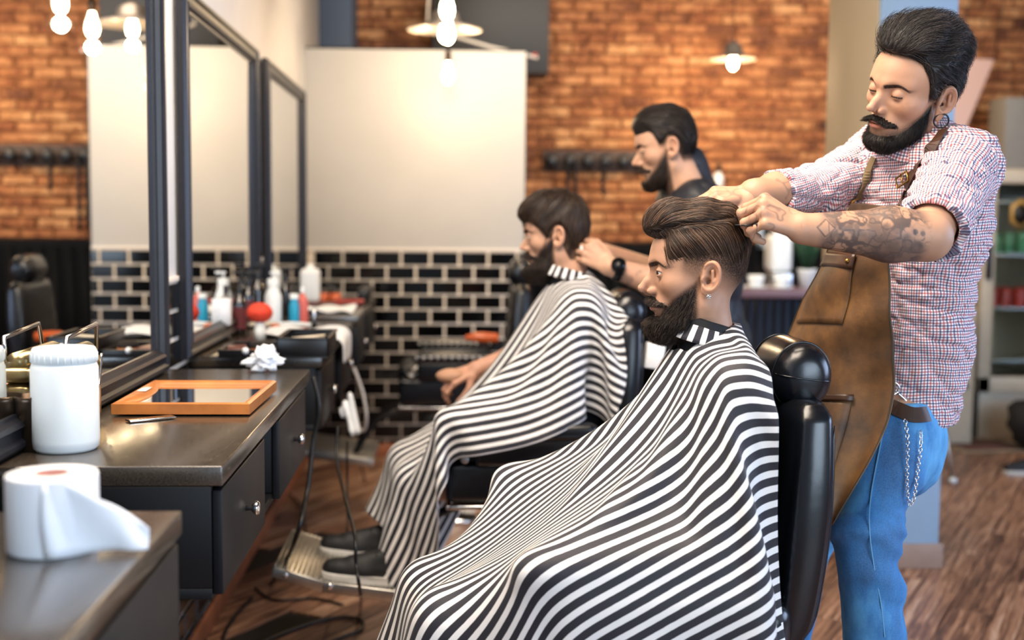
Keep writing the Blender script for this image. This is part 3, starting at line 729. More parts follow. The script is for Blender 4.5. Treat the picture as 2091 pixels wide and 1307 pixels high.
J1 = dict(neck=(0.527, 2.45, 1.13), shl=(0.550, 2.290, 1.050), shr=(0.550, 2.610, 1.050), chest=(0.550, 2.45, 0.935), belly=(0.545, 2.45, 0.71),
          hipl=(0.50, 2.35, 0.58), hipr=(0.50, 2.55, 0.58), knl=(0.005, 2.29, 0.605), knr=(-0.03, 2.60, 0.575), anl=(-0.16, 2.30, 0.20), anr=(-0.20, 2.60, 0.20),
          ell=(0.485, 2.175, 0.755), elr=(0.485, 2.725, 0.755), wrl=(0.245, 2.145, 0.750), wrr=(0.245, 2.765, 0.775), hdl=(0.185, 2.15, 0.750), hdr=(0.165, 2.765, 0.785))
def offs(J, d, **k):
    o = {a: np.asarray(v, float)+np.asarray(d) for a, v in J.items()}; o.update({a: np.asarray(v, float) for a, v in k.items()}); return o
J2 = offs(J1, (-0.150, 1.37, 0.050), wrr=(0.10, 4.10, 0.845), hdr=(0.02, 4.09, 0.850), hipl=(0.35, 3.72, 0.59), hipr=(0.35, 3.92, 0.59), knl=(-0.09, 3.68, 0.580), knr=(-0.12, 3.93, 0.59), anl=(-0.17, 3.68, 0.29), anr=(-0.19, 3.92, 0.29),
          ell=(0.325, 3.545, 0.800), wrl=(0.10, 3.52, 0.800), hdl=(0.03, 3.53, 0.795))
def chair_coll(J, back=True, dz=0.0):
    n = (J['neck'][0], J['neck'][1])
    def f(p):
        d = bxs(p, (n[0]-0.13, n[1]-0.305, 0.665+dz), (0.19, 0.036, 0.050), 0.02)
        d = np.minimum(d, bxs(p, (n[0]-0.13, n[1]+0.305, 0.665+dz), (0.19, 0.036, 0.050), 0.02))
        d = np.minimum(d, bxs(p, (n[0]+0.02, n[1], 0.50), (0.30, 0.27, 0.07), 0.03))
        if back: d = np.minimum(d, bxs(p, (n[0]+0.195, n[1], 0.83), (0.045, 0.25, 0.25), 0.04))
        return d
    return f
def settle(J, neckc, a0, a1, b0, b1, dz):
    f = seated_sdf(J); g = chair_coll(J, dz=dz); col = lambda p: np.minimum(f(p), g(p))
    r = cape_sim(neckc, 0.026, a0, a1, b0, b1, col, h=0.036, steps=260, iters=9)
    return cape_sim(neckc, 0.026, a0, a1, b0, b1, col, h=0.018, steps=60, iters=12, init=r)
def sim1(): return settle(J1, (0.517, 2.45, 1.145), -0.09, 1.18, -0.80, 0.86, 0.0)
def sim2(): return settle(J2, (0.380, 3.82, 1.198), -0.22, 1.01, -0.32, 0.57, 0.045)
# ---------------------------------------------------------------- room shell
WX, BY, BRY, CEIL = -0.80, 7.05, 8.40, 3.25
mat('wall_paint', 'dcd8d4', 0.7, noise=0.03, nscale=4)
mat('panel_grey', 'b4b0aa', 0.65, noise=0.03, nscale=3)
mat('grout', 'e6dccf', 0.8)
mat('tile_black', '080809', 0.10, spec=0.45, rand=0.5)
mat('ceiling_dark', '2a2522', 0.8)
mat('dark_panel', '1a1714', 0.5)
mat('blue_grey', '3f4c60', 0.7)
mat('column_paint', '829ab2', 0.7, noise=0.04, nscale=5)
mat('wainscot', '05070c', 0.7, spec=0.12)
mat('mortar', '8a5a38', 0.9)
mat('baseboard_wood', '9a5e40', 0.5, noise=0.2, nscale=12)
mat('baseboard_pale', '8a7468', 0.5, noise=0.1, nscale=12)
for i, (a, b) in enumerate((('b47a4c', '7a4426'), ('c0885a', '8a5230'), ('a06840', '5c3220'), ('cc9a6a', '966038'))):
    m = bpy.data.materials.new('brick_%d' % i); m.use_nodes = True; t = NT(m); MATS['brick_%d' % i] = m
    co = t.new('ShaderNodeNewGeometry').outputs['Position']; n1 = t.noise(6, co, 5, 0.65); n2 = t.noise(38, co, 4, 0.6)
    f = t.math('ADD', t.math('MULTIPLY', n1, 0.6), t.math('MULTIPLY', n2, 0.45))
    t.set('Base Color', t.ramp(f, [(0.36, srgb('2a150e')), (0.46, srgb(b)), (0.62, srgb(a)), (0.80, srgb('d2a476'))])); t.set('Roughness', 0.85); t.bump(n2, 0.7, 0.01)
# wood planks, one grain material that varies per plank
m = bpy.data.materials.new('plank'); m.use_nodes = True; t = NT(m); MATS['plank'] = m
rnd = t.new('ShaderNodeObjectInfo').outputs['Random']
co = t.coord('Object', scale=(0.9, 16, 16)); va = t.new('ShaderNodeVectorMath', operation='ADD'); t.link(co, va.inputs[0])
cx = t.new('ShaderNodeCombineXYZ'); t.link(t.math('MULTIPLY', rnd, 37.0), cx.inputs[0]); t.link(cx.outputs[0], va.inputs[1])
g1 = t.noise(3.2, va.outputs[0], 6, 0.62, 0.9); g2 = t.noise(18, va.outputs[0], 4, 0.6)
f = t.math('ADD', t.math('ADD', t.math('MULTIPLY', g1, 0.95), t.math('MULTIPLY', g2, 0.25)), t.math('MULTIPLY', t.math('SUBTRACT', rnd, 0.5), 0.16))
t.set('Base Color', t.ramp(f, [(0.38, srgb('2c1f1b')), (0.52, srgb('6c4a3a')), (0.66, srgb('a67c60')), (0.82, srgb('ceb29c'))])); t.set('Roughness', t.math('MULTIPLY_ADD', g2, 0.25, 0.25)); t.bump(g2, 0.12, 0.003)

def struct(name, b, m, parent=None, **k):
    o = part(name, b, m, parent, **k)
    if parent is None: o['kind'] = 'structure'
    return o
def simple_piece(name, me, parent, M=None, loc=None, scale=None):
    o = bpy.data.objects.new(name, me); COL.objects.link(o); o.parent = parent
    if loc is not None: o.location = loc
    if scale is not None: o.scale = scale
    return o
def piece_mesh(name, d, bev, m, seg=1):
    b = MB(); b.box((0, 0, 0), d, bev, seg=seg); me = bpy.data.meshes.new(name); b.bm.to_mesh(me); b.bm.free(); me.materials.append(MATS[m]); return me
# floor: base slab and planks laid at an angle
b = MB(); b.span((-0.95, -1.5, -0.12), (5.2, 8.7, -0.008)); floor = struct('floor', b, 'ceiling_dark')
pd = np.array([0.52, 0.854]); pn = np.array([-pd[1], pd[0]]); pw, pl = 0.145, 1.22
pang = math.atan2(pd[1], pd[0]); pme = piece_mesh('plank', (pl-0.004, pw-0.004, 0.012), 0.0015, 'plank')
cand = []
for i in range(-60, 60):
    off = rng.random()*pl
    for j in range(-12, 14):
        c = pd*(j*pl+off)+pn*(i*pw)+np.array([1.5, 3.0])
        if -0.8 < c[0] < 5.0 and -1.2 < c[1] < 8.6:
            p = np.array([c[0], c[1], 0])-CAM; z = p@FW
            if z < 1: cand.append((9e9, c)); continue
            u_, v_ = 1045+FPX*(p@RT)/z, 653-FPX*(p@UP)/z
            vis = -300 < u_ < 2400 and v_ < 1650 and not (500 < u_ < 1500 and v_ > 1330)
            cand.append((z if vis else 1e6+z, c))
cand.sort(key=lambda a: a[0]); rest = bmesh.new()
for k, (z, c) in enumerate(cand):
    if k < 290 and z < 1e6:
        o = simple_piece('plank', pme, floor, loc=(c[0], c[1], -0.006)); o.rotation_euler = (0, 0, pang)
    else:
        bmesh.ops.create_cube(rest, size=1, matrix=Matrix.Translation((c[0], c[1], -0.006)) @ rotm('Z', pang) @ Matrix.Diagonal((pl-0.004, pw-0.004, 0.012, 1)))
o = part('plank_field', rest, 'plank', floor, smooth=None); o['kind'] = 'stuff'
# ceiling
b = MB(); b.span((-0.95, -0.2, CEIL), (5.2, 8.7, CEIL+0.1)); struct('ceiling', b, 'ceiling_dark')
# left wall with tiles below and paint above
b = MB(); b.span((WX-0.12, -0.2, -0.01), (WX, 8.6, CEIL)); wall_left = struct('wall_left', b, 'wall_paint')
b = MB(); b.span((WX, 0.0, 0.0), (WX+0.004, BY, 1.192)); part('grout_bed', b, 'grout', wall_left)
TH, TL, TG = 0.0710, 0.1530, 0.0125; RH, RL = 0.0835, 0.166
b = MB(); b.span((WX, 0.0, 1.187), (WX+0.010, BY, 1.202), 0.002); part('tile_trim', b, 'grout', wall_left)
tl_me = piece_mesh('tile', (0.010, TL, TH), 0.004, 'tile_black'); rest = MB(); n = 0
for r_ in range(14):
    zc = 1.187-TG/2-TH/2-r_*RH
    if zc < 0.03: continue
    for j in range(44):
        yc = 0.1+j*RL+(RL/2 if r_ % 2 else 0)
        if yc > BY-0.05: continue
        gap = 3.30 < yc < 3.85 or 4.95 < yc < 5.5 or (r_ > 6 and 1.9 < yc < 5.2)
        if gap and n < 290: simple_piece('tile', tl_me, wall_left, loc=(WX+0.008, yc, zc)); n += 1
        else: rest.box((WX+0.008, yc, zc), (0.010, TL, TH))
o = part('tile_field', rest, 'tile_black', wall_left); o['kind'] = 'stuff'
b = MB(); b.span((WX+0.001, 0.0, 0.0), (WX+0.022, BY, 0.075), 0.003); struct('baseboard_left', b, 'baseboard_wood')
# low partition at the back: grey panel above, tiles below
b = MB(); b.span((WX, BY, 0.0), (0.445, BY+0.10, 2.325), 0.002); part_wall = struct('wall_partition', b, 'panel_grey')
b = MB(); b.span((0.445, BY+0.001, 0.0), (0.452, BY+0.10, 2.325)); b.span((WX, BY, 2.325), (0.452, BY+0.10, 2.333)); part('edge_strip', b, 'dark_panel', part_wall)
b = MB(); b.span((WX, BY-0.004, 0.0), (0.445, BY, 1.192)); b.span((WX, BY-0.010, 1.187), (0.445, BY, 1.202), 0.002); part('grout_bed', b, 'grout', part_wall)
tb_me = piece_mesh('tile', (TL, 0.010, TH), 0.004, 'tile_black')
for r_ in range(14):
    zc = 1.187-TG/2-TH/2-r_*RH
    if zc < 0.03: continue
    for j in range(9):
        x0 = WX-0.035+j*RL+(RL/2 if r_ % 2 == 0 else 0); x1 = x0+TL; a_, b__ = max(x0, WX+0.002), min(x1, 0.443)
        if b__-a_ < 0.02: continue
        simple_piece('tile', tb_me, part_wall, loc=((a_+b__)/2, BY-0.008, zc), scale=((b__-a_)/TL, 1, 1))
b = MB(); b.span((WX, BY-0.022, 0.0), (0.445, BY-0.001, 0.072), 0.003); struct('baseboard_back', b, 'baseboard_wood')
# brick wall behind
b = MB(); b.span((-0.92, BRY, -0.01), (5.2, BRY+0.12, CEIL)); wall_back = struct('wall_back', b, 'mortar')
bme = [piece_mesh('brick', (0.215, 0.03, 0.058), 0.006, 'brick_%d' % i) for i in range(4)]
restm = [MB() for _ in range(4)]; n = 0; BH = 0.071
for r_ in range(29):
    zc = 1.215+BH/2+r_*BH
    if zc > CEIL-0.03: break
    for j in range(28):
        xc = -0.85+j*0.226+(0.113 if r_ % 2 else 0)+random.uniform(-0.01, 0.01)
        k = random.choice((0, 0, 1, 1, 2, 3)); sc = (random.uniform(0.9, 1.02), 1, random.uniform(0.85, 1.04)); yy = BRY-0.008+random.uniform(-0.008, 0.006)
        u_ = 914+FPX*xc/BRY; vis = (1080 < u_ < 1730 or u_ > 1950) and zc < 2.95 and n < 298
        if vis: simple_piece('brick', bme[k], wall_back, loc=(xc, yy, zc), scale=sc); n += 1
        else: restm[k].box((xc, yy, zc), (0.215*sc[0], 0.03, 0.058*sc[2]))
rb = MB()
for k in range(4):
    me = bpy.data.meshes.new('t'); restm[k].bm.to_mesh(me); restm[k].bm.free(); c0 = len(rb.bm.faces); rb.bm.from_mesh(me); rb.bm.faces.ensure_lookup_table()
    for f_ in rb.bm.faces[c0:]: f_.material_index = k
o = part('brick_field', rb, ['brick_%d' % k for k in range(4)], wall_back, smooth=None); o['kind'] = 'stuff'
b = MB(); b.span((-0.80, BRY-0.05, 0), (5.2, BRY-0.0, 1.215), 0.004)
for i in range(60): b.span((-0.78+i*0.1, BRY-0.058, 0.09), (-0.70+i*0.1, BRY-0.05, 1.17))
part('wainscot', b, 'wainscot', wall_back)
b = MB(); b.span((5.2, -0.2, -0.01), (5.3, 8.6, CEIL)); struct('wall_right', b, 'mortar')
# soffit, pillar, end panel
b = MB(); b.span((-0.10, BRY-0.34, 2.32), (0.66, BRY-0.02, CEIL-0.002), 0.005); struct('trim_1', b, 'dark_panel')
b = MB(); b.span((WX+0.001, BRY-0.60, 0.001), (WX+0.20, BRY-0.06, CEIL-0.002), 0.003); struct('trim_2', b, 'blue_grey')
b = MB(); b.span((1.66, 4.70, 0.0), (1.965, 5.33, CEIL-0.002), 0.004); pil = struct('wall_pillar', b, 'column_paint')
b = MB(); b.span((1.645, 4.685, 0.0), (1.98, 5.345, 0.10), 0.004); part('skirting', b, 'baseboard_pale', pil)
mat('left_face_tan', 'b3a48c', 0.7, noise=0.03, nscale=4); b = MB(); b.span((1.655, 4.712, 0.10), (1.66, 5.33, CEIL-0.004), 0.001); part('left_face_sheet', b, 'left_face_tan', pil)  # thin added sheet that only colours the pillar's left face tan
# ---------------------------------------------------------------- mirrors on the left wall
mat('frame_dark', '1a1b21', 0.35, spec=0.4, noise=0.15, nscale=60)
m = bpy.data.materials.new('mirror'); m.use_nodes = True; t = NT(m); t.set('Base Color', (0.93, 0.94, 0.93, 1)); t.set('Metallic', 1.0); t.set('Roughness', 0.012); MATS['mirror'] = m
prof = [(0.0, 0.0), (0.0, 0.020), (0.010, 0.030), (0.018, 0.030), (0.024, 0.022), (0.040, 0.022), (0.046, 0.030), (0.054, 0.026), (0.060, 0.014), (0.066, 0.012), (0.066, 0.0)]
def frame_bars(root, x0, u0, u1, z0, z1, mt, prof, name='frame_bar', sc=1.0):
    """mitred moulding bars round a rectangle in the plane x = x0 (u along y)"""
    c = [(u0, z0), (u1, z0), (u1, z1), (u0, z1)]; ins = [(1, 1), (-1, 1), (-1, -1), (1, -1)]
    for i in range(4):
        b = bmesh.new(); j = (i+1) % 4; A = [b.verts.new((x0+h*sc, c[i][0]+ins[i][0]*w_*sc, c[i][1]+ins[i][1]*w_*sc)) for w_, h in prof]; B = [b.verts.new((x0+h*sc, c[j][0]+ins[j][0]*w_*sc, c[j][1]+ins[j][1]*w_*sc)) for w_, h in prof]
        for k in range(len(prof)): k2 = (k+1) % len(prof); b.faces.new((A[k], A[k2], B[k2], B[k]))
        b.faces.new(A); b.faces.new(B[::-1]); bmesh.ops.recalc_face_normals(b, faces=b.faces); part(name, b, mt, root, smooth=0.5)
for (u0, u1, lab) in ((2.00, 3.40, 'tall dark framed wall mirror nearest the camera, cut off by the left edge'), (3.66, 5.07, 'tall dark framed wall mirror in the middle of the three'), (5.33, 6.72, 'tall dark framed wall mirror farthest away, beside the back corner')):
    r = thing('wall_mirror', lab, 'mirror', (0, 0, 0), group='mirrors in a row on the white wall')
    frame_bars(r, WX+0.012, u0, u1, 0.953, 2.052, 'frame_dark', prof)
    b = MB(); b.span((WX+0.011, u0+0.03, 0.98), (WX+0.020, u1-0.03, 2.03)); part('mirror_glass', b, 'mirror', r, smooth=None)
# ---------------------------------------------------------------- styling counters
m = bpy.data.materials.new('counter_top'); m.use_nodes = True; t = NT(m); MATS['counter_top'] = m
co = t.coord(scale=(60, 3, 60)); n1 = t.noise(9, co, 4); t.set('Base Color', t.ramp(n1, [(0.35, srgb('2a2520')), (0.7, srgb('4c4236'))])); t.set('Roughness', t.math('MULTIPLY_ADD', n1, 0.16, 0.16)); t.set('Specular IOR Level', 0.9); t.set('Coat Weight', 0.5); t.set('Coat Roughness', 0.16); t.bump(n1, 0.08, 0.002)
mat('cabinet', '08090d', 0.5, spec=0.3, noise=0.15, nscale=50)
mat('drawer_front', '101116', 0.48, spec=0.3, noise=0.12, nscale=80)
mat('chrome', 'e8e8ea', 0.12, metal=1.0)
mat('brass', 'c8a050', 0.25, metal=1.0)
FXc = -0.385
clab = ('black wall hung styling counter nearest the camera, carrying the paper roll', 'black styling counter with the white tub and wooden picture frame on it', 'black styling counter carrying the trays, bottles and red brush', 'black styling counter farthest away beside the tiled back wall')
for i, (y0, y1) in enumerate(((0.55, 1.783), (2.105, 3.461), (3.79, 5.02), (5.33, 6.64))):
    r = thing('styling_counter', clab[i], 'counter', (0, 0, 0), group='styling counters along the mirror wall')
    b = MB(); b.span((WX+0.012, y0, 0.915), (FXc, y1, 0.95), 0.0025); part('countertop', b, 'counter_top', r)
    L = y1-y0; d = 0.015
    for y in (y0, y0+0.36*L, y0+0.545*L, y1-0.016): 
        b = MB(); b.span((WX+0.012, y, 0.735), (FXc-0.02, y+0.016, 0.914), 0.001); part('side_panel', b, 'cabinet', r)
    b = MB(); b.span((WX+0.012, y0, 0.715), (FXc-0.02, y1, 0.734), 0.001); part('bottom_panel', b, 'cabinet', r)
    b = MB(); b.span((WX+0.012, y0, 0.735), (WX+0.02, y1, 0.914)); part('back_panel', b, 'cabinet', r)
    for (a, c_) in ((y0+0.006, y0+0.37*L), (y0+0.54*L, y1-0.10 if i == 1 else y1-0.02)):
        b = MB(); b.span((FXc-0.019, a, 0.722), (FXc-0.002, c_, 0.906), 0.0015); dr = part('drawer', b, 'drawer_front', r)
        b = MB(); ym = (a+c_)/2; b.lathe([(0.0, 0), (0.006, 0), (0.005, 0.010), (0.010, 0.014), (0.0145, 0.020), (0.012, 0.026), (0.0, 0.028)], (FXc-0.002, ym, 0.816), 14, M=rotm('Y', PI/2)); part('knob', b, 'chrome', dr)
# ---------------------------------------------------------------- barber chairs
mat("leather", "0b0e14", 0.27, spec=0.6, noise=0.2, nscale=20, bump=0.10)
mat('metal_dull', 'b5b2ab', 0.35, metal=1.0, noise=0.1, nscale=40)
mat('iron_dark', '1a1a1c', 0.4, metal=0.6)
def cushion_form(b, c, d, r, puff=0.0, mi=0):
    """rounded upholstered cushion"""
    q = bmesh.new(); bmesh.ops.create_cube(q, size=1); bmesh.ops.scale(q, vec=d, verts=q.verts)
    bmesh.ops.bevel(q, geom=list(q.edges), offset=r, segments=5, profile=0.5, affect='EDGES')
    bmesh.ops.subdivide_edges(q, edges=[e for e in q.edges if e.calc_length() > min(d)*0.6], cuts=3, use_grid_fill=True)
    if puff:
        for v in q.verts:
            n = [abs(v.co[i])/(d[i]/2) for i in range(3)]
            for i in range(3):
                o_ = [n[j] for j in range(3) if j != i]
                if n[i] > 0.6: v.co[i] *= 1+puff*(1-o_[0]**2)*(1-o_[1]**2)
    return b._merge(q, Matrix.Translation(c), mi)
def barber_chair(X0, Y0, label, dz=0.0, arms='plain', foot=True, seed=0, hz=0.0, foot_dx=0.0, fz=0.0):
    r = thing('barber_chair', label, 'chair', (X0, Y0, 0), group='black leather barber chairs')
    b = MB(); cushion_form(b, (-0.20, 0, 0.625+dz), (0.50, 0.50, 0.10), 0.035, 0.10); part('seat', b, 'leather', r)
    b = MB(); b.box((-0.225, 0, 0.570+dz), (0.46, 0.57, 0.125), 0.022, seg=3); part('seat_base', b, 'leather', r)
    b = MB(); b.span((-0.45, -0.285, 0.490+dz), (-0.02, -0.27, 0.503+dz), 0.003); b.span((-0.45, 0.27, 0.490+dz), (-0.02, 0.285, 0.503+dz), 0.003); b.span((-0.455, -0.285, 0.490+dz), (-0.44, 0.285, 0.503+dz), 0.003); part('trim_strip', b, 'chrome', r)
    # backrest, tapered and slightly reclined
    b = MB(); q = []
    nz_, prof_ = 22, []
    def sect(z):
        t = (z-0.56)/(1.045-0.56); hw = 0.205+0.025*math.sin(PI*t)-0.01*(t > 0.97); x0 = 0.012+0.045*t; x1 = x0+0.070+0.030*math.sin(PI*min(1, t*0.62+0.25))
        if t < 0.12: x1 -= 0.03*(1-t/0.12)
        rr = 1 if t < 0.93 else math.sqrt(max(0.02, 1-((t-0.93)/0.075)**2)); cx = (x0+x1)/2; hx = (x1-x0)/2*(0.35+0.65*rr); hw = hw*(0.90+0.10*rr)
        pts = []
        for k in range(32):
            a = 2*PI*k/32; ca, sa = math.cos(a), math.sin(a); e = 0.42
            pts.append((cx+hx*math.copysign(abs(ca)**e, ca), hw*math.copysign(abs(sa)**e, sa), z+dz+0.0025*math.sin(z*70+k)*0.3))
        return pts
    zs = list(np.linspace(0.56, 1.01, 18))+[1.022, 1.033, 1.041, 1.045]; rings = [[b.bm.verts.new(p) for p in sect(z)] for z in zs]
    for A, B in zip(rings, rings[1:]):
        for k in range(32): b.bm.faces.new((A[k], A[(k+1) % 32], B[(k+1) % 32], B[k]))
    b.bm.faces.new(rings[-1]); b.bm.faces.new(rings[0][::-1]); bk = part('backrest', b, 'leather', r, smooth=1.2)
    for s in (1, -1):
        b = MB(); pts = []
        for z in np.linspace(0.58, 1.005, 16): p = sect(z); k = 4 if s > 0 else 28; pts.append((p[k][0]+0.001, p[k][1]+0.001*s, p[k][2]))
        b.tube(pts, 0.0028, 6); part('piping', b, 'leather', bk)
    b = MB(); b.sph((0.015, -0.218, 0.665+dz), (0.012, 0.010, 0.014), 14); part('bolt', b, 'chrome', r)
    b = MB(); b.cyl((0.095, 0, 1.0+dz), (0.095, 0, 1.09+dz+hz), 0.010); b.sph((0.095, 0, 1.045+dz), (0.020, 0.03, 0.012), 12); part('headrest_post', b, 'chrome', r)
    # headrest: drum with end cap seams
    b = MB(); Mh = Matrix.Translation((0.100, 0, 1.115+dz+hz)) @ rotm('Y', 0.12) @ rotm('X', PI/2)
    pr = [(0.0, -0.128), (0.030, -0.127), (0.048, -0.118), (0.058, -0.104), (0.062, -0.086), (0.064, -0.05), (0.065, 0.0), (0.064, 0.05), (0.062, 0.086), (0.058, 0.104), (0.048, 0.118), (0.030, 0.127), (0.0, 0.128)]
    vs_ = b.lathe(pr, n=36, M=Mh @ Matrix.Diagonal((0.92, 1.08, 1, 1))); hd = part('headrest', b, 'leather', r, smooth=1.2)
    for s in (1, -1):
        b = MB(); pts = [Mh @ Matrix.Diagonal((0.92, 1.08, 1, 1)) @ Vector((0.0632*math.cos(a), 0.0632*math.sin(a), 0.082*s)) for a in np.linspace(0, 2*PI, 36, endpoint=False)]
        b.tube(pts, 0.0022, 6, closed=True)
        pts = [Mh @ Matrix.Diagonal((0.92, 1.08, 1, 1)) @ Vector((x, 0.0, s*float(np.interp(abs(x), [0, 0.03, 0.048, 0.058, 0.062], [0.129, 0.128, 0.119, 0.105, 0.086])))) for x in np.linspace(-0.06, 0.06, 16)]
        b.tube(pts, 0.0020, 6); part('seam', b, 'leather', hd)
    for s in (1, -1):
        a = part('armrest', (lambda b: (cushion_form(b, (-0.20, s*0.300, 0.725+dz), (0.36, 0.060, 0.052), 0.02, 0.08), b)[1])(MB()), 'leather', r)
        if arms == 'studs':
            for zz in (0.728,):
                b = MB()
                for k in range(12): b.sph((-0.375+k*0.031, s*0.300-0.031, zz+dz), (0.009, 0.005, 0.009), 8)
                b.sph((-0.385, s*0.300, zz+dz), (0.008, 0.02, 0.012), 8); part('stud_row', b, 'metal_dull', a)
        b = MB(); b.box((-0.20, s*0.297, 0.668+dz), (0.345, 0.046, 0.088), 0.016, seg=3); part('arm_panel', b, 'leather', r)
        b = MB(); b.tube([(-0.36, s*0.30, 0.69+dz), (-0.395, s*0.30, 0.665+dz), (-0.40, s*0.295, 0.64+dz)], 0.010, 8, smooth=5); b.sph((-0.40, s*0.305, 0.645+dz), 0.014, 12); part('arm_bracket', b, 'metal_dull', r)
    b = MB(); b.lathe([(0.0, 0.0), (0.27, 0.0), (0.275, 0.012), (0.25, 0.028), (0.12, 0.045), (0.06, 0.06), (0.055, 0.10), (0.050, 0.485+dz), (0.0, 0.485+dz)], (-0.20, 0, 0.002), 40); part('pedestal', b, 'chrome', r)
    b = MB(); b.box((-0.20, 0, 0.475+dz), (0.30, 0.34, 0.05), 0.01); part('lift_box', b, 'iron_dark', r)
    if foot:
        fx = foot_dx
        b = MB(); b.tube([(-0.35, -0.10, 0.47+dz), (-0.50+fx, -0.11, 0.42+dz), (-0.62+fx, -0.12, 0.25+dz+fz)], 0.014, 10, smooth=5); part('footrest_arm', b, 'iron_dark', r)
        b = MB(); b.tube([(-0.35, 0.10, 0.47+dz), (-0.50+fx, 0.11, 0.42+dz), (-0.62+fx, 0.12, 0.25+dz+fz)], 0.014, 10, smooth=5); part('footrest_arm', b, 'iron_dark', r)
        b = MB(); P_ = [(-0.97+fx, 0.335+dz+fz), (-0.82+fx, 0.287+dz+fz), (-0.52+fx, 0.245+dz+fz)]
        for (xa, za), (xb, zb) in zip(P_, P_[1:]):
            L = math.hypot(xb-xa, zb-za); b.box(((xa+xb)/2, 0, (za+zb)/2), (L, 0.44, 0.016), 0.004, rot=rotm('Y', math.atan2(-(zb-za), xb-xa)))
        for s in (1, -1):
            for (xa, za), (xb, zb) in zip(P_, P_[1:]): b.box(((xa+xb)/2, s*0.218, (za+zb)/2-0.008), (math.hypot(xb-xa, zb-za), 0.010, 0.034), 0.003, rot=rotm('Y', math.atan2(-(zb-za), xb-xa)))
        ft = part('footrest', b, 'metal_dull', r)
        b = MB()
        for (xa, za), (xb, zb) in zip(P_, P_[1:]):
            n = int((xb-xa)/0.0135)
            for k in range(n): t_ = (k+0.5)/n; b.box((xa+(xb-xa)*t_, 0, za+(zb-za)*t_+0.0095), (0.0065, 0.415, 0.007), 0.0015, rot=rotm('Y', math.atan2(-(zb-za), xb-xa)), seg=1)
        part('tread_ribs', b, 'metal_dull', ft)
        b = MB(); b.sph((-0.80+fx, -0.225, 0.282+dz+fz), (0.010, 0.004, 0.010), 10); b.sph((-0.93+fx, -0.225, 0.317+dz+fz), (0.008, 0.004, 0.008), 10); part('screw', b, 'chrome', ft)
    return r
barber_chair(0.600, 2.45, 'black leather barber chair under the bearded client with the combed over hair', dz=-0.012, hz=-0.03)
barber_chair(0.455, 3.82, 'black leather barber chair under the client in the second row', dz=0.035, fz=-0.036, hz=-0.06)
barber_chair(0.244, 5.70, 'empty black barber chair with studded armrests before the tiled wall', dz=0.035, arms='studs', foot_dx=-0.05, hz=-0.02)
# ---------------------------------------------------------------- hanging lamps
emis('bulb_glow', (1.0, 0.80, 0.50), 26.0)
mat('bulb_socket', '3a2a1c', 0.4, metal=0.5)
mat('lamp_cord', '141210', 0.6)
mat('shade_metal', '8a8078', 0.35, metal=0.7)
def pendant(x, y, z, label, shade=0.0, size=1.0, power=6, vis_cord=True):
    r = thing('pendant_lamp', label, 'lamp', (x, y, z), group='filament bulb pendants')
    b = MB(); b.cyl((0, 0, 0.10*size), (0, 0, CEIL-z-0.001), 0.0035, n=8); part('cord', b, 'lamp_cord', r)
    b = MB(); b.lathe([(0.0, 0.055), (0.012, 0.055), (0.017, 0.062), (0.018, 0.10), (0.010, 0.118), (0.0, 0.12)], n=16); o = part('socket', b, 'bulb_socket', r); o.scale = (size,)*3
    b = MB(); b.lathe([(0.0, -0.062), (0.010, -0.060), (0.024, -0.045), (0.030, -0.022), (0.027, 0.004), (0.017, 0.032), (0.012, 0.055), (0.0, 0.056)], n=20); o = part('bulb', b, 'bulb_glow', r, smooth=2); o.scale = (size,)*3
    if shade:
        b = MB(); s = shade; b.lathe([(s, 0.0), (s*0.97, 0.010), (s*0.55, 0.030), (s*0.42, 0.045), (s*0.36, 0.085), (s*0.15, 0.105), (0.02, 0.112), (0.02, 0.107), (s*0.14, 0.100), (s*0.34, 0.080), (s*0.40, 0.041), (s*0.55, 0.025), (s*0.97, 0.004), (s, 0.0)], n=36); part('shade', b, 'shade_metal', r)
    l = bpy.data.lights.new('bulb_light', 'POINT'); l.energy = power; l.color = (1.0, 0.70, 0.40); l.shadow_soft_size = 0.03
    o = bpy.data.objects.new('bulb_light', l); COL.objects.link(o); o.parent = r; o.location = (0, 0, -0.10)
    return r
def pl(px, py, Y): q = at(px, py, Y=Y); return float(q[0]), float(q[1]), float(q[2])
pendant(*pl(913, 12, 5.11), 'hanging filament bulb at the very top edge of the photo, nearest of the central row')
pendant(*pl(915, 62, 5.57), 'bare hanging filament bulb just in front of the wide metal shade')
pendant(*pl(908, 62, 6.20), 'filament bulb in a wide pale metal shade above the grey partition', shade=0.185, power=6)
pendant(*pl(915, 148, 6.68), 'lowest hanging bare filament bulb before the grey partition', power=3)
pendant(*pl(1497, 122, 7.5), 'small shaded filament bulb hanging before the brick wall', shade=0.14, power=30)
# ---------------------------------------------------------------- coat rack on the bricks
mat('rack_board', '3a2a26', 0.6, noise=0.2, nscale=10); mat('hook_black', '0c0c0e', 0.35)
q0 = at(1108, 350, Y=BRY-0.03); q1 = at(1345, 352, Y=BRY-0.03); zc = (at(1200, 350, Y=BRY-0.03)[2]+at(1200, 308, Y=BRY-0.03)[2])/2
r = thing('coat_rack', 'dark wooden coat rack with black knobs on the brick wall', 'coat rack', (0, 0, 0))
b = MB(); b.span((q0[0], BRY-0.055, zc-0.07), (q1[0], BRY-0.026, zc+0.07), 0.004); part('board', b, 'rack_board', r)
for k in range(7):
    x = at(1125+k*36.5, 330, Y=BRY-0.05)[0]; b = MB(); b.cyl((x, BRY-0.055, zc+0.0), (x, BRY-0.10, zc-0.005), 0.014, n=10); b.sph((x, BRY-0.12, zc-0.005), (0.042, 0.022, 0.052), 14); part('hook', b, 'hook_black', r)
mat('strap_black', '0b0b0d', 0.6)
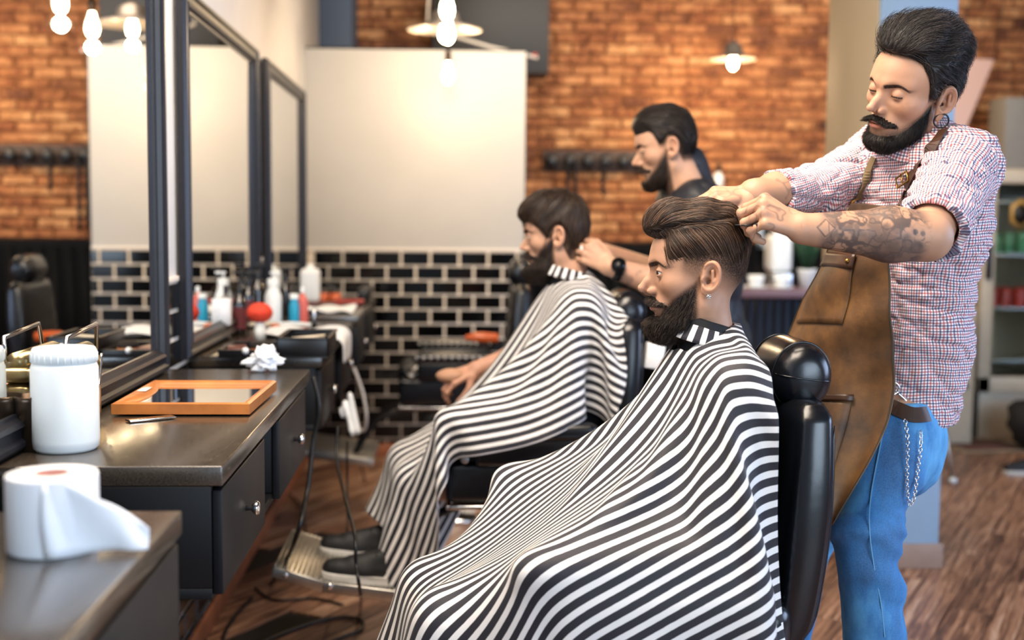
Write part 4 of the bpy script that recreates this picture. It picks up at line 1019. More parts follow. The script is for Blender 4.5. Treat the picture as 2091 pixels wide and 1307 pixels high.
for xx, zb, sl in ((1160, 470, 'black strap hanging from the second knob of the coat rack'), (1176, 478, 'longest black strap below the coat rack, right of the other'), (1232, 400, 'short black strap below the middle knob of the coat rack')):
    x = at(xx, 330, Y=BRY-0.15)[0]; z1 = at(xx, zb, Y=BRY-0.15)[2]; b = MB(); b.tube([(x-0.01, BRY-0.15, zc), (x, BRY-0.13, zc-0.1), (x+0.008, BRY-0.12, z1)], 0.013, 6, smooth=5)
    tag(part('strap', b, 'strap_black'), sl, 'strap', 'straps on the coat rack')
# ---------------------------------------------------------------- drinks bar at the back right
mat('bar_top', '6f5560', 0.35, noise=0.1); mat('bar_slat', '0f1c30', 0.6, spec=0.25); mat('porcelain', 'e6ecef', 0.25, spec=0.6); mat('machine_steel', 'c4ccd4', 0.25, metal=0.7)
mat('leaf_green', '1f4a30', 0.5, noise=0.3, nscale=30); mat('soil', '2a1c14', 0.9); mat('shelf_dark', '121820', 0.5)
r = thing('drinks_bar', 'dark blue slatted bar with a purple brown top behind the near client', 'bar', (0, 0, 0)); zt = float(at(1560, 592, Y=6.9)[2])
b = MB(); b.span((1.25, 6.88, zt-0.045), (2.62, 7.45, zt), 0.004); part('bar_top', b, 'bar_top', r)
b = MB(); b.span((1.30, 6.96, 0.001), (2.58, 7.42, zt-0.045)); part('carcass', b, 'shelf_dark', r)
for k in range(24):
    b = MB(); b.span((1.305+k*0.053, 6.925, 0.05), (1.340+k*0.053, 6.959, zt-0.05), 0.006); part('slat', b, 'bar_slat', r)
def cup(x, y, z, s, lab):
    r = thing('coffee_cup', lab, 'cup', (x, y, z), group='white cups on the bar')
    b = MB(); b.lathe([(0.0, 0.004), (0.022, 0.004), (0.03, 0.01), (0.042, 0.045), (0.044, 0.07), (0.041, 0.07), (0.038, 0.045), (0.026, 0.014), (0, 0.012)], n=22); o = part('bowl', b, 'porcelain', r); o.scale = (s,)*3
    b = MB(); b.lathe([(0, 0), (0.05, 0.001), (0.072, 0.010), (0.070, 0.013), (0.03, 0.006), (0, 0.005)], n=24); o = part('saucer', b, 'porcelain', r); o.scale = (s,)*3
for px_, s, lab in ((1505, 1.0, 'white cup standing at the left end of the bar, just behind the client'), (1548, 1.1, 'white cup on its saucer in front of the coffee machine'), (1600, 1.0, 'white cup to the right of the coffee machine on the bar')):
    q = at(px_, 590, Z=zt); cup(float(q[0]), 7.05, zt, s, lab)
q = at(1588, 560, Y=7.25); r = thing('coffee_machine', 'white and steel coffee machine on the bar behind the cups', 'coffee machine', (float(q[0]), 7.25, zt))
b = MB(); b.box((0, 0, 0.20), (0.135, 0.18, 0.22), 0.03, seg=4); part('body', b, 'porcelain', r)
b = MB(); b.lathe([(0.05, 0.30), (0.055, 0.33), (0.035, 0.36), (0.045, 0.40), (0.03, 0.42), (0, 0.42)], n=20); part('hopper', b, 'machine_steel', r)
b = MB(); b.sph((0.035, -0.09, 0.34), 0.024, 14); part('dial', b, 'machine_steel', r); b = MB(); b.box((0, -0.02, 0.045), (0.12, 0.20, 0.085), 0.01); part('drip_tray', b, 'machine_steel', r)
q = at(1592, 490, Y=7.9); r = thing('framed_panel', 'pale blue grey frame with two dark openings above the coffee machine', 'frame', (0, 0, 0)); mat('pale_frame', 'a8b8c8', 0.5)
X0_, X1_, Z0_, Z1_ = float(at(1545, 500, Y=8.25)[0]), float(at(1640, 500, Y=8.25)[0]), float(at(1590, 507, Y=8.25)[2]), float(at(1590, 440, Y=8.25)[2])
for lo_, hi_ in (((X0_, Z0_), (X1_, Z0_+0.035)), ((X0_, Z1_-0.035), (X1_, Z1_)), ((X0_, Z0_), (X0_+0.035, Z1_)), ((X1_-0.035, Z0_), (X1_, Z1_)), (((X0_+X1_)/2-0.02, Z0_), ((X0_+X1_)/2+0.02, Z1_))):
    b = MB(); b.span((lo_[0], 8.22, lo_[1]), (hi_[0], 8.26, hi_[1]), 0.004); part('frame_bar', b, 'pale_frame', r)
b = MB(); b.span((X0_+0.02, 8.262, Z0_+0.02), (X1_-0.02, 8.275, Z1_-0.02)); b.span((X0_+0.1, 8.275, Z0_+0.1), (X1_-0.1, BRY-0.03, Z1_-0.1)); part('dark_panel', b, 'shelf_dark', r)
def leaf_plant(x, y, z, lab, hgt, n, potc='porcelain'):
    r = thing('potted_plant', lab, 'plant', (x, y, z))
    b = MB(); b.lathe([(0, 0), (0.042, 0), (0.058, 0.10), (0.062, 0.11), (0.055, 0.11), (0.05, 0.095), (0, 0.095)], n=22); part('pot', b, potc, r)
    b = MB(); b.lathe([(0, 0.096), (0.052, 0.096)], n=16); part('soil', b, 'soil', r)
    for k in range(n):
        a = k*2.4; L = hgt*(0.6+0.4*random.random()); b = MB(); tip = Vector((math.cos(a)*L*0.45, math.sin(a)*L*0.45, 0.10+L)); base = Vector((math.cos(a)*0.02, math.sin(a)*0.02, 0.096)); sd = Vector((-math.sin(a), math.cos(a), 0))*0.018
        m_ = (base+tip)/2+Vector((0, 0, L*0.12)); vs_ = [b.bm.verts.new(p) for p in (base-sd*0.3, base+sd*0.3, m_+sd, tip, m_-sd)]; vu = [b.bm.verts.new(v.co+Vector((0, 0, 0.002))) for v in vs_]
        b.bm.faces.new(vs_[::-1]); b.bm.faces.new(vu)
        for i in range(5): b.bm.faces.new((vs_[i], vs_[(i+1) % 5], vu[(i+1) % 5], vu[i]))
        part('leaf', b, 'leaf_green', r)
q = at(1664, 590, Z=zt); leaf_plant(float(q[0])-0.01, 7.15, zt, 'white potted plant on the bar beside the brown apron', 0.22, 16)
q = at(1648, 590, Z=zt); leaf_plant(float(q[0])-0.02, 7.33, zt, 'taller dark leafy plant behind the white pot on the bar', 0.30, 18, 'shelf_dark')
# shaving bottle seen above the second barber's shoulder
q = at(1464, 385, Y=7.6)
# ---------------------------------------------------------------- right edge: fridge, cabinet, board, bags
mat('fridge_cream', 'c2b49c', 0.45, noise=0.05); mat('fridge_inside', '1c1a14', 0.5); mat('glass_dark', '2c3a36', 0.05, spec=0.8); mat('handle_black', '0c0c0c', 0.4)
mat('red_can', 'a02a20', 0.35); mat('green_can', '4a8a5a', 0.35); mat('board_grey', '7d7a74', 0.6, noise=0.05); mat('cloth_black', '0b0b0d', 0.8, bump=0.4, nscale=15); mat('label_blue', '274a80', 0.5)
m = bpy.data.materials.new('pane'); m.use_nodes = True; t = NT(m); t.set('Base Color', (0.9, 0.95, 0.93, 1)); t.set('Roughness', 0.02); t.set('Transmission Weight', 1.0); t.set('IOR', 1.1); MATS['pane'] = m
fx0 = float(at(2003, 600, Y=7.55)[0]); fx1 = fx0+0.75; zf = float(at(2030, 345, Y=7.55)[2])
r = thing('display_fridge', 'cream drinks fridge with a glass door at the right edge', 'fridge', (0, 0, 0))
for nm, lo_, hi_ in (('side', (fx0, 7.58, 0.0), (fx0+0.03, 8.30, zf)), ('side', (fx1-0.03, 7.58, 0.0), (fx1, 8.30, zf)), ('top', (fx0, 7.58, zf-0.04), (fx1, 8.30, zf+0.001)), ('back', (fx0, 8.28, 0.0), (fx1, 8.33, zf)), ('base', (fx0, 7.58, 0.0), (fx1, 8.30, 0.30))):
    b = MB(); b.span(lo_, hi_, 0.004); part(nm, b, 'fridge_cream', r)
for k in range(4): b = MB(); z_ = 0.50+k*0.33; b.span((fx0+0.03, 7.62, z_), (fx1-0.03, 8.28, z_+0.012)); part('shelf', b, 'machine_steel', r)
for lo_, hi_ in (((fx0, 0.30), (fx0+0.085, zf)), ((fx1-0.085, 0.30), (fx1, zf)), ((fx0, 0.30), (fx1, 0.40)), ((fx0, zf-0.09), (fx1, zf))):
    b = MB(); b.span((lo_[0], 7.55, lo_[1]), (hi_[0], 7.579, hi_[1]), 0.006); part('door_frame', b, 'fridge_cream', r)
b = MB(); b.span((fx0+0.08, 7.562, 0.38), (fx1-0.08, 7.568, zf-0.08)); part('door_glass', b, 'pane', r)
b = MB(); b.span((fx0+0.02, 7.53, 1.02), (fx0+0.06, 7.551, 1.24), 0.008); part('handle', b, 'handle_black', r)
for k in range(14):
    x_ = fx0+0.14+(k % 7)*0.075; z_ = (0.843, 1.173)[k//7]; c_ = ('red_can', 'green_can')[int(k >= 7)]
    b = MB(); b.lathe([(0, 0), (0.028, 0), (0.031, 0.006), (0.031, 0.11), (0.025, 0.12), (0, 0.12)], (x_, 7.74, z_), 14)
    tag(part('drink_can', b, c_), ('first', 'second', 'third', 'fourth', 'fifth', 'sixth', 'seventh')[k % 7]+(' green can from the left on the upper can shelf of the fridge' if k >= 7 else ' red can from the left on the lower can shelf of the fridge'), 'can', 'cans in the fridge')
b = MB(); zb0, zb1 = float(at(2060, 338, Y=7.9)[2]), float(at(2060, 205, Y=7.9)[2]); xb = float(at(2024, 270, Y=7.9)[0]); b.span((xb, 7.70, zf+0.003), (xb+0.62, 7.95, zb1), 0.004)
tag(part('storage_box', b, 'board_grey'), 'grey box standing on top of the cream fridge', 'box')
b = MB(); b.sph((xb+0.20, 7.66, (zf+zb1)/2+0.14), (0.07, 0.035, 0.12), 16); tag(part('speaker_disc', b, 'handle_black'), 'dark round object in front of the grey box', 'disc')
# emblem card in the fridge door
mat('badge_gold', 'b08a48', 0.4); b = MB(); xe, ze = fx0+0.235, zf-0.28; b.prism([(0, 0.10), (0.065, 0.05), (0.065, -0.05), (0, -0.10), (-0.065, -0.05), (-0.065, 0.05)], 0.004, Matrix.Translation((xe, 7.556, ze)) @ rotm('X', PI/2)); em = part('door_badge', b, 'badge_gold', r)
b = MB(); b.prism([(0, 0.07), (0.045, 0.035), (0.045, -0.035), (0, -0.07), (-0.045, -0.035), (-0.045, 0.035)], 0.002, Matrix.Translation((xe, 7.551, ze)) @ rotm('X', PI/2)); part('badge_core', b, 'fridge_inside', em)
# white metal cabinet left of the fridge
cx0 = float(at(1925, 700, Y=7.35)[0]); cx1 = float(at(1992, 700, Y=7.35)[0]); cz = float(at(1950, 628, Y=7.35)[2])
r = thing('metal_cabinet', 'cream metal cabinet with stickers between pillar and fridge', 'cabinet', (0, 0, 0))
b = MB(); b.span((cx0-0.12, 7.35, 0.0), (cx1, 7.85, cz), 0.008); part('body', b, 'fridge_cream', r)
b = MB(); b.span((cx0+0.0, 7.343, cz-0.42), (cx1-0.03, 7.35, cz-0.05), 0.002); part('door', b, 'fridge_cream', r)
b = MB(); b.span((cx0+0.01, 7.338, cz-0.34), (cx1-0.05, 7.343, cz-0.20), 0.001); part('sticker', b, 'label_blue', r)
for k in range(3): b = MB(); b.span((cx0+0.01+k*0.04, 7.338, cz-0.17), (cx0+0.035+k*0.04, 7.343, cz-0.09), 0.001); part('sticker', b, 'porcelain', r)
b = MB(); b.span((cx0+0.0, 7.335, cz-0.50), (cx1-0.04, 7.349, cz-0.47), 0.004); part('handle', b, 'handle_black', r)
def lump(name, c, d, m_, label, cat, amp=0.18, fr=7, n=3, seed=0, group=None, flat=True):
    q = bmesh.new(); bmesh.ops.create_icosphere(q, subdivisions=n, radius=1); V = np.array([v.co[:] for v in q.verts])
    h_ = 1+amp*hash3(V+seed*3.1, fr/4)+amp*0.6*hash3(V+seed, fr/1.6); V = V*h_[:, None]
    if flat: V[:, 2] = np.maximum(V[:, 2], -0.80)
    V[:, 2] -= V[:, 2].min()
    for v, p in zip(q.verts, V): v.co = p*np.array(d)
    o = part(name, q, m_); o.location = c; return tag(o, label, cat, group)
lump('black_bag', (float(cx0)+0.02, 7.60, cz), (0.14, 0.12, 0.28), 'cloth_black', 'black bag piled on the cream metal cabinet behind the shirt', 'bag', seed=2)
q = at(2062, 900, Z=0); lump('floor_bag', (float(q[0])+0.08, float(q[1])-0.35, 0.0), (0.25, 0.20, 0.19), 'cloth_black', 'black bag slumped on the floor in front of the fridge', 'bag', seed=5)
mat('mat_red', '5a3a34', 0.9); mat('mat_beige', '8a7a64', 0.9)
q = at(2010, 912, Z=0); r = thing('floor_mat', 'small patterned floor mat lying before the metal cabinet', 'mat', (float(q[0]), float(q[1]), 0.001), 0.15)
b = MB(); b.span((-0.26, -0.2, 0.0), (0.26, 0.2, 0.008), 0.002); part('border', b, 'mat_beige', r); b = MB(); b.span((-0.20, -0.15, 0.008), (0.20, 0.15, 0.010)); part('centre', b, 'mat_red', r)
# tripod leg and shoe
q = at(1946, 988, Z=0.0); q2 = at(1917, 815, Y=float(q[1])+0.15)
r = thing('light_stand', 'slim metal stand leg leaning behind the blue pillar', 'stand', (0, 0, 0))
b = MB(); b.cyl((q[0], q[1], 0.015), (q2[0], q2[1], q2[2]), 0.014, 0.014, n=12); part('leg', b, 'metal_dull', r); b = MB(); b.cyl((q2[0], q2[1], q2[2]-0.02), (q2[0]-0.12, q2[1], q2[2]+0.15), 0.016, n=12); part('tube', b, 'iron_dark', r)
b = MB(); b.sph((q[0], q[1], 0.018), (0.022, 0.022, 0.017), 12); part('foot', b, 'porcelain', r)
mat('shoe_black', '14161a', 0.6); mat('sole_white', 'c8c6c0', 0.6); mat('sole_grey', '8c8880', 0.6)
def shoe(loc, rz, label, group=None, sole='sole_white', tilt=0.0, s=1.0):
    r = thing('shoe', label, 'shoe', loc, rz, group); r.rotation_euler = (0, tilt, rz); r.scale = (s,)*3
    b = MB(); pts = [(-0.13, 0.030), (-0.10, 0.038), (0.0, 0.036), (0.07, 0.048), (0.12, 0.044), (0.15, 0.026), (0.158, 0)]; poly = pts+[(x, -y) for x, y in pts[::-1][1:]]+[(-0.142, -0.012), (-0.142, 0.012)]
    b.prism(poly, 0.024, bevel=0.004); part('sole', b, sole, r)
    def up(p):
        d = rc(p, (-0.095, 0, 0.050), (0.10, 0, 0.030), 0.036, 0.030); d = smin(d, rc(p, (0.03, 0, 0.03), (0.125, 0, 0.030), 0.040, 0.030), 0.02)
        d = smin(d, rc(p, (-0.095, 0, 0.05), (-0.085, 0, 0.10), 0.034, 0.036), 0.03); d = smin(d, rc(p, (-0.08, 0, 0.095), (0.06, 0, 0.055), 0.030, 0.022), 0.02)
        return smax(d, 0.022-p[:, 2], 0.004)
    V, F = mesh_sdf(up, (-0.15, -0.06, 0.0), (0.18, 0.06, 0.15), 0.005); meshobj('upper', V, F, 'shoe_black', r)
    for k in range(5): b = MB(); x = -0.03+k*0.022; z = 0.108-k*0.010; b.tube([(x, -0.024, z-0.010), (x, -0.012, z-0.001), (x, 0.012, z-0.001), (x, 0.024, z-0.010)], 0.0022, 6, smooth=3); part('lace', b, 'hook_black', r)
    return r
q = at(2085, 968, Z=0.0); shoe((float(q[0])+0.05, float(q[1]), 0.001), PI+0.1, 'dark shoe with pale sole on the floor at the right edge')
# slanted translucent poster behind the tall barber's head
mat('poster_pink', 'c9a596', 0.4); P4 = [at(1962, 118, Y=7.9), at(2030, 122, Y=7.9), at(1960, 292, Y=7.9), at(1915, 262, Y=7.9)]
b = MB(); f1 = [b.bm.verts.new(p) for p in P4]; f2 = [b.bm.verts.new(np.array(p)+(0, 0.012, 0)) for p in P4]; b.bm.faces.new(f1); b.bm.faces.new(f2[::-1])
for i in range(4): b.bm.faces.new((f1[i], f1[i-1], f2[i-1], f2[i]))
r_ = part('hanging_poster', b, 'poster_pink', smooth=None); tag(r_, 'slanted pale pink hanging poster beyond the standing barber', 'poster')
b = MB(); b.tube([P4[0], (P4[0][0]+0.1, 7.9, CEIL-0.01)], 0.003, 6); b.tube([P4[1], (P4[1][0]+0.1, 7.9, CEIL-0.01)], 0.003, 6); part('string', b, 'lamp_cord', r_)
# pale rail under the soffit
mat('pipe_white', 'c8c0b4', 0.4); b = MB(); b.tube([at(872, 58, Y=7.2), at(1000, 96, Y=7.2), at(1098, 118, Y=7.2)], 0.010, 10); r_ = part('ceiling_arm', b, 'pipe_white'); tag(r_, 'slanting pale rod over the top edge of the grey partition', 'rod')
b = MB(); b.sph(at(1092, 112, Y=7.2), 0.014, 10); part('red_tip', b, 'red_can', r_); b = MB(); b.cyl(at(872, 58, Y=7.2), at(880, -90, Y=7.2), 0.006); part('stem', b, 'pipe_white', r_)
# ---------------------------------------------------------------- things on the counters
CT = 0.951
mat('tub_plastic', 'dfe7ea', 0.35, spec=0.5, sss=0.1); mat('paper_white', 'eef1f6', 0.85, bump=0.1, nscale=40); mat('core_pink', 'a8746c', 0.8)
mat('oak', 'a5642e', 0.4, noise=0.25, nscale=14, bump=0.1); mat('oak_dark', '6a3418', 0.4, noise=0.25, nscale=14); mat('paper_tag', 'e8dccb', 0.7)
def cxy(px, py, z=CT): q = at(px, py, Z=z); return float(q[0]), float(q[1])
# white tub
x, y = cxy(125, 915); r = thing('plastic_tub', 'white screw top plastic tub standing on the near counter', 'tub', (x+0.012, y-0.01, CT))
b = MB(); b.lathe([(0, 0), (0.052, 0), (0.058, 0.006), (0.0595, 0.02), (0.0595, 0.150), (0.056, 0.160), (0.052, 0.164), (0.052, 0.170), (0, 0.170)], n=44); part('body', b, 'tub_plastic', r)
b = MB(); b.lathe([(0.055, 0.160), (0.0575, 0.162), (0.0575, 0.181), (0.054, 0.188), (0.045, 0.189), (0.043, 0.186), (0, 0.186)], n=44); lid = part('lid', b, 'tub_plastic', r)
for k in range(30): a = k*2*PI/30; b = MB(); b.box((0.0575*math.cos(a), 0.0575*math.sin(a), 0.171), (0.003, 0.0032, 0.016), 0.001, rot=rotm('Z', a), seg=1); part('grip_rib', b, 'tub_plastic', lid)
# toilet roll on the nearest counter
x, y = cxy(105, 1125); r = thing('paper_roll', 'white paper roll with a loose trailing sheet on the nearest counter', 'paper roll', (x-0.002, y+0.015, CT))
b = MB(); R = 0.056; H = 0.098; b.lathe([(0.021, 0), (R, 0), (R+0.001, 0.003), (R+0.001, H-0.003), (R, H), (0.021, H), (0.021, 0.0)], n=48); part('roll', b, 'paper_white', r)
b = MB(); b.lathe([(0.0205, 0.001), (0.0205, H+0.001), (0.0190, H+0.001), (0.0190, 0.001), (0.0205, 0.001)], n=32); part('core', b, 'core_pink', r)
b = MB(); rows = []
for i in range(15):
    t_ = i/14; a = -1.5+t_*1.2; x_ = R*math.sin(-a*0)*0; row = []
    for j in range(9):
        v = j/8; hh = H*(1-0.0*t_); ang = -1.45+0.9*min(1, t_*1.5)
        base = Vector((math.cos(ang)*(R+0.003), math.sin(ang)*(R+0.003), 0)); out = max(0, t_-0.35)/0.65
        tipz = H*(0.93*v*(1-0.72*out))+0.003; p = base+Vector((out*0.075, -0.006*math.sin(t_*9+v*3)+out*0.012, 0))
        row.append(b.bm.verts.new((p.x, p.y, tipz)))
    rows.append(row)
for A, B in zip(rows, rows[1:]):
    for j in range(8): b.bm.faces.new((A[j], B[j], B[j+1], A[j+1]))
o = part('loose_sheet', b, 'paper_white', r, smooth=3); m_ = o.modifiers.new('s', 'SOLIDIFY'); m_.thickness = 0.0012
# wooden picture frame / hand mirror lying flat
F0, F1, F2, F3 = (Vector((*cxy(*p, CT), 0)) for p in ((197, 850), (510, 850), (565, 800), (262, 783)))
r = thing('wooden_frame', 'wooden framed mirror lying flat on the near counter', 'framed mirror', (0, 0, CT))
F3 = Vector((F0.x+0.0, F2.y+0.0, 0)); F3.x = max(F3.x, WX+0.085); F0.x = max(F0.x, WX+0.085); F2.x = min(F2.x, FXc-0.015); F1.x = min(F1.x, FXc-0.02)
cs = [F0, F1, F2, F3]; cen = sum(cs, Vector())/4; wd = 0.021; th = 0.022
inn = []
for i in range(4):
    a, p, n_ = cs[i-1], cs[i], cs[(i+1) % 4]; d1 = (a-p).normalized(); d2 = (n_-p).normalized(); s_ = (d1+d2); sn = abs(d1.cross(d2).z); inn.append(p+s_*wd/max(sn, 0.3))
for i in range(4):
    j = (i+1) % 4; b = MB(); quad = [cs[i], cs[j], inn[j], inn[i]]; n = 10; rings = []
    for k in range(n+1):
        t_ = k/n; o_, q_ = quad[0].lerp(quad[1], t_), quad[3].lerp(quad[2], t_)
        if i == 3:
            sag = 0.022*math.sin(PI*t_); q_ = q_+Vector((sag, 0, 0)); 
        lift = 0.004
        rings.append([b.bm.verts.new(o_+Vector((0, 0, lift))), b.bm.verts.new(o_+Vector((0, 0, lift+th))), b.bm.verts.new(o_.lerp(q_, 0.3)+Vector((0, 0, lift+th+0.003))), b.bm.verts.new(o_.lerp(q_, 0.8)+Vector((0, 0, lift+th-0.001))), b.bm.verts.new(q_+Vector((0, 0, lift+th-0.007))), b.bm.verts.new(q_+Vector((0, 0, lift)))])
    for A, B in zip(rings, rings[1:]):
        for k in range(6): b.bm.faces.new((A[k], B[k], B[(k+1) % 6], A[(k+1) % 6]))
    b.bm.faces.new(rings[0][::-1]); b.bm.faces.new(rings[-1]); bmesh.ops.recalc_face_normals(b.bm, faces=b.bm.faces); part('frame_bar', b, 'oak', r, smooth=0.7)
b = MB(); b.prism([(v.x, v.y) for v in [inn[0]+Vector((-0.004, -0.004, 0)), inn[1]+Vector((0.004, -0.004, 0)), inn[2]+Vector((0.004, 0.004, 0)), inn[3]+Vector((-0.004, 0.004, 0))]], 0.006, Matrix.Translation((0, 0, 0.0125))); part('mirror_glass', b, 'mirror', r, smooth=None)
b = MB(); mid = (cs[3]+inn[3]+cs[0]+inn[0])/4; b.box((mid.x+0.010, mid.y+0.02, th+0.0075), (0.020, 0.060, 0.002)); part('paper_tag', b, 'paper_tag', r)
# crumpled tissue
def crumple(name, c, s, mt, label, cat, seed, group=None):
    q = bmesh.new(); bmesh.ops.create_icosphere(q, subdivisions=4, radius=1); V = np.array([v.co[:] for v in q.verts])
    n1 = np.abs(hash3(V+seed, 1.6)); n2 = np.abs(hash3(V+seed*2, 4.0)); n3 = hash3(V+seed, 11)
    rr = 0.45+0.9*n1+0.35*n2+0.12*n3; V = V*rr[:, None]; V[:, 2] -= V[:, 2].min()*1.0; V = V*np.array(s); V[:, 2] = np.maximum(V[:, 2]-0.2*s[2], 0)
    for v, p in zip(q.verts, V): v.co = p
    o = part(name, q, mt, smooth=0.35); o.location = c; return tag(o, label, cat, group)
x, y = cxy(543, 758); crumple('crumpled_tissue', (x, y, CT), (0.050, 0.045, 0.034), 'paper_white', 'crumpled white tissue at the far end of the near counter', 'tissue', 4)
# brass and steel lantern-like tin at the left edge
mat('tin', '9a8a66', 0.28, metal=0.9, noise=0.2, nscale=10); mat('wire', 'c8c8c8', 0.2, metal=1.0)
x, y = cxy(20, 905); x = WX+0.054; y = 2.46
r = thing('metal_tin', 'brass coloured lidded metal tin with wire clasps at the left edge', 'tin', (x, y, CT), 0.0)
b = MB(); b.box((0, 0, 0.055), (0.06, 0.24, 0.11), 0.02, seg=4); part('body', b, 'tin', r)
b = MB(); b.box((0, 0, 0.125), (0.066, 0.245, 0.03), 0.012, seg=3); b.cyl((0, -0.11, 0.148), (0, 0.11, 0.148), 0.020, n=20); part('lid', b, 'tin', r)
b = MB(); b.tube([(0.02, -0.11, 0.15), (0.025, -0.10, 0.195), (0.025, 0.10, 0.205), (0.02, 0.11, 0.15)], 0.0045, 8, smooth=1); part('handle', b, 'wire', r)
b = MB(); b.tube([(0.034, -0.06, 0.15), (0.037, -0.03, 0.08), (0.036, 0.0, 0.145)], 0.003, 8, smooth=6); b.tube([(0.034, 0.03, 0.15), (0.037, 0.06, 0.08), (0.036, 0.09, 0.145)], 0.003, 8, smooth=6); part('clasp', b, 'wire', r)
mat('cup_metal', '4a3c30', 0.3, metal=0.8)
r = thing('metal_beaker', 'dark metal beaker half hidden behind the white tub', 'beaker', (x+0.035, 2.115+0.06, CT)); r.location = (-0.752, 2.26, CT)
b = MB(); b.lathe([(0, 0), (0.030, 0), (0.034, 0.09), (0.036, 0.10), (0.033, 0.10), (0.029, 0.006), (0, 0.006)], n=26); part('cup', b, 'cup_metal', r)
# card strips poking out left of the frame
b = MB(); b.box((0, 0, 0.003), (0.10, 0.03, 0.004), 0.001); o = part('scraper', b, 'wire'); o.location = (-0.62, 2.585, CT); o.rotation_euler = (0, 0, 0.6); tag(o, 'thin steel scraper lying in front of the wooden frame', 'scraper')
# ------------------------------------------------------------ second counter
mat('plastic_black', '0d0d10', 0.35); mat('plastic_white', 'e8ecec', 0.4); mat('brush_red', 'e0452c', 0.75, bump=0.5, nscale=90); mat('bottle_dark', '120e10', 0.12, spec=0.7); mat('label_red', '5a1c22', 0.6); mat('label_white', 'd8d4cc', 0.6)
mat('blue_plastic', '1f9ac0', 0.35); mat('pink_plastic', 'd8685c', 0.4); mat('amber', 'c8591e', 0.25, spec=0.6); mat('towel', 'eceff2', 0.95, bump=0.5, nscale=120); mat('leather_brown', '5a2820', 0.4); mat('bristle', '1a1210', 0.9); mat('cream', 'd8ccb4', 0.5)
def tray(x, y, w_, d_, h_, label, rz=0):
    r = thing('black_tray', label, 'tray', (x, y, CT), rz)
    b = MB(); b.span((-w_/2, -d_/2, 0), (w_/2, d_/2, 0.004), 0.001); part('base', b, 'plastic_black', r)
    for lo_, hi_ in (((-w_/2, -d_/2), (w_/2, -d_/2+0.005)), ((-w_/2, d_/2-0.005), (w_/2, d_/2)), ((-w_/2, -d_/2), (-w_/2+0.005, d_/2)), ((w_/2-0.005, -d_/2), (w_/2, d_/2))):
        b = MB(); b.span((*lo_, 0.002), (*hi_, h_), 0.0015); b.span((lo_[0]-0.004, lo_[1]-0.004, h_-0.006), (hi_[0]+0.004, hi_[1]+0.004, h_), 0.002); part('wall', b, 'plastic_black', r)
    return r
x, y = cxy(620, 735); tray(x-0.010, y+0.20, 0.155, 0.30, 0.062, 'deep black tray on the second counter next to its front edge')
x2, y2 = cxy(505, 735); tray(x2-0.012, y2+0.17, 0.165, 0.26, 0.026, 'shallow black tray of brushes on the second counter')
tx, ty = x2-0.012, y2+0.17
b = MB(); b.box((0, 0, 0.016), (0.060, 0.11, 0.022), 0.007); o = part('clipper_case', b, 'leather_brown'); o.location = (tx-0.042, ty-0.03, CT+0.0002); o.rotation_euler = (0, 0, 0.15); tag(o, 'dark red leather case lying in the shallow black tray', 'case')
r = thing('shaving_brush', 'round black bristled brush with wooden rim in the shallow tray', 'brush', (tx+0.03, ty-0.02, CT+0.005)); b = MB(); b.lathe([(0, 0), (0.030, 0.002), (0.036, 0.010), (0.033, 0.016), (0, 0.016)], n=24); part('rim', b, 'oak', r); b = MB(); b.lathe([(0.033, 0.015), (0.036, 0.026), (0.028, 0.034), (0, 0.036)], n=24); part('bristles', b, 'bristle', r)
b = MB(); b.lathe([(0, 0), (0.009, 0.002), (0.011, 0.015), (0.007, 0.028), (0, 0.030)], n=16, M=rotm('X', 1.2)); o = part('small_jar', b, 'plastic_white'); o.location = (tx+0.0, ty-0.115, CT+0.017); tag(o, 'tiny white cap lying at the near end of the shallow tray', 'cap')
# comb jar of white neck strips
x, y = cxy(452, 693); r = thing('strip_holder', 'holder of upright white neck strips on a black foot', 'holder', (x, y, CT))
b = MB(); b.lathe([(0, 0), (0.034, 0), (0.036, 0.006), (0.016, 0.020), (0.014, 0.034), (0.034, 0.044), (0.036, 0.050), (0, 0.050)], n=24); part('foot', b, 'plastic_black', r)
for k in range(14): b = MB(); b.box((-0.031+k*0.0048, 0, 0.097), (0.0034, 0.050, 0.094-0.003*(k % 3)), 0.0008, seg=1); part('paper_strip', b, 'paper_white', r)
# red duster brush
x, y = cxy(531, 692); r = thing('duster_brush', 'fluffy orange red neck duster standing on a white handle', 'brush', (x, y, CT))
b = MB(); b.lathe([(0, 0), (0.020, 0), (0.021, 0.03), (0.016, 0.055), (0.018, 0.062), (0, 0.062)], n=20); part('handle', b, 'plastic_white', r)
g_ = rng; P_ = g_.normal(0, 1, (1500, 3)); P_ = nz(P_); P_[:, 2] = np.abs(P_[:, 2])*0.9; V_, F_, rv_ = None, None, None
n_ = len(P_); st = np.array([0, 0, 0.062])+P_*np.array([0.012, 0.012, 0.004]); en = np.array([0, 0, 0.082])+P_*np.array([0.050, 0.050, 0.046])*(0.88+0.14*g_.random((n_, 1))); mid = (st+en)/2+np.array([0, 0, 0.012])
Q = np.stack([st, mid, en], 1); off = np.array([[1, 0, 0], [-0.5, 0.87, 0], [-0.5, -0.87, 0]])*0.0011; V_ = (Q[:, :, None]+off[None, None]*np.array([1, 1.3, 0.5])[None, :, None, None]).reshape(-1, 3); ix = np.arange(n_*9).reshape(n_, 3, 3)
F_ = np.stack([ix[:, :-1], np.roll(ix[:, :-1], -1, 2), np.roll(ix[:, 1:], -1, 2), ix[:, 1:]], -1).reshape(-1, 4); bb = MB(); bb.sph((0, 0, 0.092), (0.045, 0.043, 0.036), 20); o = part('tuft_core', bb, 'brush_red', r); meshobj('tuft', V_, F_, 'brush_red', r, True)
